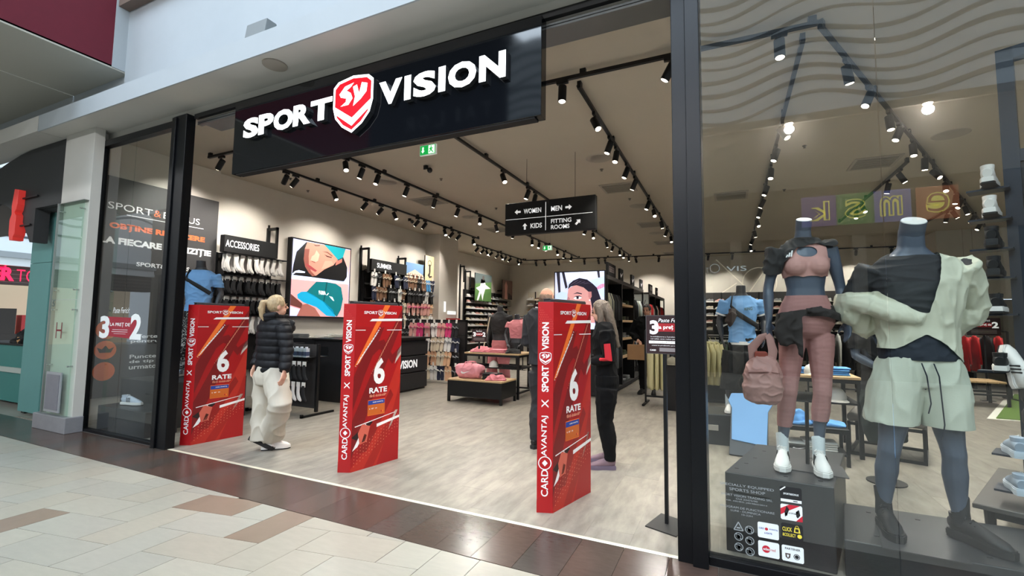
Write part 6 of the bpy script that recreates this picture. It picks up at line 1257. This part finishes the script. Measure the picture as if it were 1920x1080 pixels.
# ================================================================== the mall around
MW=M('mall_white_panel',(238,244,248),.7,var=.02,scale=1); GRV=M('wave_groove_grey',(128,136,142),.8); BGE=M('mall_beige',(150,140,126),.8); DKW=M('mall_dark_glazing',(16,20,28),.25)
wo=S('wall_opposite',MB().box((-7.3,-9.3,7.35),(30,-9,11.8)),MW)
def waves(par,o,u,n,w_,z0,z1,amp,per,cnt,th,vary=.4):
    o,u,n=V(o),V(u),V(n); rr=random.Random(5)
    for k in range(cnt):
        z=z0+(z1-z0)*(k+.5)/cnt; N=int(w_/per*14); vs=[];fs=[]; ph=rr.uniform(-.5,.5)
        for i in range(N+1):
            s=w_*i/N; zz=z+amp*sin(2*pi*s/per+ph)+amp*.3*sin(2*pi*s/per*.53+k*.7); t=th*(.45+.55*abs(sin(pi*s/per*.5+k*.9)))
            for q in ((0,-t/2),(.02,-t/2),(.02,t/2),(0,t/2)): p=o+u*s+n*q[0]; vs.append((p.x,p.y,zz+q[1]))
        for i in range(N):
            for j in range(4): fs.append((4*i+j,4*i+(j+1)%4,4*i+4+(j+1)%4,4*i+4+j))
        MB().add(vs,fs).build('wave_rib',GRV,par)
waves(wo,(-7.3,-9.0,0),(1,0,0),(0,1,0),37,7.6,11.75,.24,4.3,10,.15)
S('wall_opposite_fascia',MB().box((-30,-9.25,5.3),(30,-8.9,7.35)).box((-30,-8.9,7.2),(30,-8.8,7.42)),BGE)
S('wall_opposite_band',MB().box((-30,-9.3,3.9),(30,-8.95,5.3)),M('mall_brown_band',(112,98,84),.8))
S('wall_opposite_upper_dark',MB().box((-30,-9.4,7.42),(-7.3,-9.1,14)),DKW)
so2=S('wall_opposite_shops',MB().box((-30,-9.5,0),(30,-9.2,3.9)),DKW)
for k in range(20): MB().box((-29.9+k*3,-9.2,0),(-29.6+k*3,-8.98,3.9)).build('pier',BGE,so2)
for k in range(19):
    if k%3!=1: MB().box((-29.2+k*3,-9.19,.4),(-27.4+k*3,-9.12,2.6)).build('shop_display',M(['disp_warm','disp_grey','disp_teal'][k%3],[(90,76,62),(70,74,78),(60,80,80)][k%3],.7),so2)
for i,(x,ch,cc,l) in enumerate(((2.36,'k',(118,96,150),'purple'),(3.17,'S',(92,150,84),'green'),(3.95,'m',(120,124,180),'violet blue'),(4.9,'e',(190,120,84),'orange'))):
    t=empty('letter_tile',(x,-8.925,4.6),0,l+' tile with a yellow outlined letter over the shop opposite','sign'); MB().cbox((-.42,-.02,-.42),(.42,.04,.42),.01).build('tile_body',M('tile_'+l.replace(' ','_'),cc,.5,emit=1.0),t)
    c=Canvas((.3,.042,-.3),(-1,0,0),(0,0,1),.6,.6,.004); c.n=V((0,1,0)); c.text(ch,.1,.05,.8,.9,M('letter_yellow',(220,214,100),.5,emit=2.2),bold=.05); c.up(); c.text(ch,.15,.1,.7,.8,MC['tile_'+l.replace(' ','_')],bold=-.01); c.build('letter',t)
t=empty('opposite_sign',(-10,-9.08,9.3),0,'pale spaced serif letters TAILOR on the dark wall opposite','sign'); c=Canvas((-8.0,-9.08,9.3),(-1,0,0),(0,0,1),4.2,.6,.01); c.n=V((0,1,0))
for k,ch in enumerate('TAILOR'): c.text(ch,k*.175,0,.11 if ch!='I' else .03,1,M('sign_pale',(120,124,128),.6,emit=.1),bold=-.01)
CB(c,'lettering',t)
we=S('wall_far_left',MB().box((-30.3,-9,4.35),(-30,22,9.2)),MW); waves(we,(-30,-9,0),(0,1,0),(1,0,0),31,6.0,9.1,.26,4.3,7,.12)
for y0,z in ((6.6,5.35),(9.0,5.1),(11.2,5.3),(4.0,5.4),(1.5,5.2),(-1.2,5.4),(-4.0,5.15),(-6.6,5.4)): MB().box((-30,y0,z),(-29.96,y0+1.4,z+.10)).build('vent_slot',M('slot_grey',(80,90,98),.7),we)
S('wall_far_left_ledge',MB().box((-30.2,-9,4.1),(-29.4,22,4.36)),M('ledge_grey',(160,166,170),.7)); S('wall_far_left_band',MB().box((-30.2,-9,3.75),(-29.6,22,4.1)),MW)
ws=S('wall_far_left_shops',MB().box((-30.6,-9,2.9),(-29.9,22,3.75)),M('shopfront_brown',(70,60,58),.7)); S('wall_far_left_rear',MB().box((-32.2,-9,0),(-32,22,3)),M('shop_interior_warm_glow',(200,182,156),.8,emit=.45))  # rear wall glows by itself, standing in for the lighting inside the shops
for k in range(4): MB().box((-29.92,-9,2.98+k*.18),(-29.88,22,3.03+k*.18)).build('slat',M('slat_brown',(96,84,80),.6),ws)
t=empty('neon_sign',(-29.8,9.4,3.1),0,'pink neon shop lettering far behind the neighbouring stand','sign'); NP=M('neon_pink',(255,20,70),.5,emit=1.8); c=Canvas((-29.8,8.75,3.05),(0,1,0),(0,0,1),1.6,.62,.02); c.text('ER',0,0,.48,1,NP,bold=.05); c.text('TO',.52,0,.44,.9,NP,bold=-.012); c.ring(.2,1.15,.16,.05,NP); CB(c,'lettering',t)
for k,(y0,w_,h,cc,l) in enumerate(((8.9,1.1,1.2,(60,54,50),'dark'),(10.2,.9,.9,(190,60,60),'red'),(7.6,1.0,1.4,(120,150,170),'blue'))):
    t=empty('shop_fixture',(-31,y0,0),0,l+' display far behind the neon lettering','display'); MB().box((-.3,0,.6),(.3,w_,.6+h)).box((-.35,-.05,0),(.35,w_+.05,.6)).build('body',M('far_'+l,cc,.7),t)
dl=MB().loft([(0,0,0),(0,0,-.02)],[.11,.10],16).mesh('downlight',M('downlight_glow',(255,250,240),.4,emit=25)); DLL=bpy.data.lights.new('downlight','POINT'); DLL.energy=420; DLL.color=(.95,.97,1); DLL.shadow_soft_size=.12
for k in range(14):
    o=bpy.data.objects.new('ceiling_downlight',dl); col.objects.link(o); o.location=(-20+k*3.1,-8.84+0*k,7.199); tag(o,'round ceiling downlight, %s from the far left, under the ledge of the mall front opposite'%od(k),'light','downlights of the mall front opposite')
    b=bpy.data.objects.new('downlight_glow',DLL); col.objects.link(b); b.location=(0,.0,-.16); b.parent=o
# neighbouring stand
TL_=M('teal_paint',(92,146,144),.6,var=.03,scale=3); DG_=M('canopy_charcoal',(46,48,50),.7)
S('wall_neighbour_canopy',MB().prism([(-8.03,3.05),(-9.3,3.05),(-9.3,4.6),(-8.23,4.6),(-8.23,3.14),(-8.03,3.14)],2.93,3.83),DG_)
m=MB(); m.prism([(-8.03,2.94),(-8.03,3.835),(-9.14,3.83),(-9.5,3.80),(-9.9,3.74),(-10.4,3.64),(-11.2,3.42),(-11.2,3.0),(-10.4,3.22),(-9.8,3.06),(-9.3,2.86),(-8.95,2.46),(-8.86,2.46),(-8.86,2.94)],0,.16,X=Matrix(((1,0,0,0),(0,0,1,2.98),(0,1,0,0),(0,0,0,1)))); S('wall_neighbour_arch',m,DG_)
S('ceiling_neighbour',MB().box((-16,3.14,3.25),(-9.3,4.6,3.4)),M('canopy_brown',(84,74,70),.8))
t=empty('teal_divider',(-9.15,3.2,0),0,'tall teal panel beside the glass clad column','panel'); MB().box((-.36,0,.03),(.28,.1,2.2)).box((-.36,0,2.206),(.28,.1,2.93)).build('panel_boards',TL_,t); MB().box((-.3,.02,0),(-.2,.08,.03)).box((.15,.02,0),(.25,.08,.03)).build('foot',BLK,t)
t=empty('teal_counter',(-10.6,3.5,0),0,'low teal counter with a pale rail at the left edge','counter'); MB().box((-1.2,-.1,.06),(.62,.4,.95)).build('body',M('teal_deep',(50,120,116),.6),t); MB().box((-1.2,-.13,.52),(.62,-.1,.6)).build('rail',M('rail_pale',(170,182,176),.5),t); MB().cbox((-1.25,-.13,.95),(.66,.45,.98)).build('countertop',BLKM,t)
crumpled((-10.25,3.6,.98),.2,BLKM,'black garments heaped on the teal counter',s=(.28,.15,.22),seed=6,name='garment_heap',amp=.06)
t=empty('price_card',(-10.35,3.42,.98),0,'orange price card in front of the black garments','card'); MB().box((-.06,0,0),(.06,.01,.1)).build('card_board',M('card_tan',(200,150,100),.6),t)
t=empty('framed_poster',(-10.1,3.9,1.22),0,'dark framed picture above the teal counter','picture'); MB().box((-.5,0,-.24),(.35,.04,.55)).build('board',M('poster_green_dark',(50,52,44),.6),t); MB().box((-.45,0,-.24),(-.40,.04,-.24)).box((-.45,.02,-.242),(-.41,.04,-.24)).build('stand',BLK,t)
t=empty('projecting_sign',(-9.36,2.96,2.5),0,'red shaped projecting shop sign under the dark canopy','sign')
RS=M('sign_red_lit',(200,50,44),.4,emit=.35); m=MB(); m.prism([(0,.0),(.1,0),(.1,.04),(.14,.08),(.14,.36),(.09,.40),(.13,.44),(.15,.52),(.15,.73),(.03,.75),(-.02,.5),(.0,.38),(-.05,.3),(-.04,.1)],-.06,.06,X=Matrix(((1,0,0,0),(0,0,1,0),(0,1,0,0),(0,0,0,1)))); m.build('sign_body',RS,t,bevel=.006)
MB().box((.13,-.01,.2),(.45,.01,.22)).box((.13,-.01,.6),(.6,.01,.62)).build('bracket',BLK,t)
for o in list(WS.objects): bpy.data.objects.remove(o)
bpy.data.scenes.remove(WS)
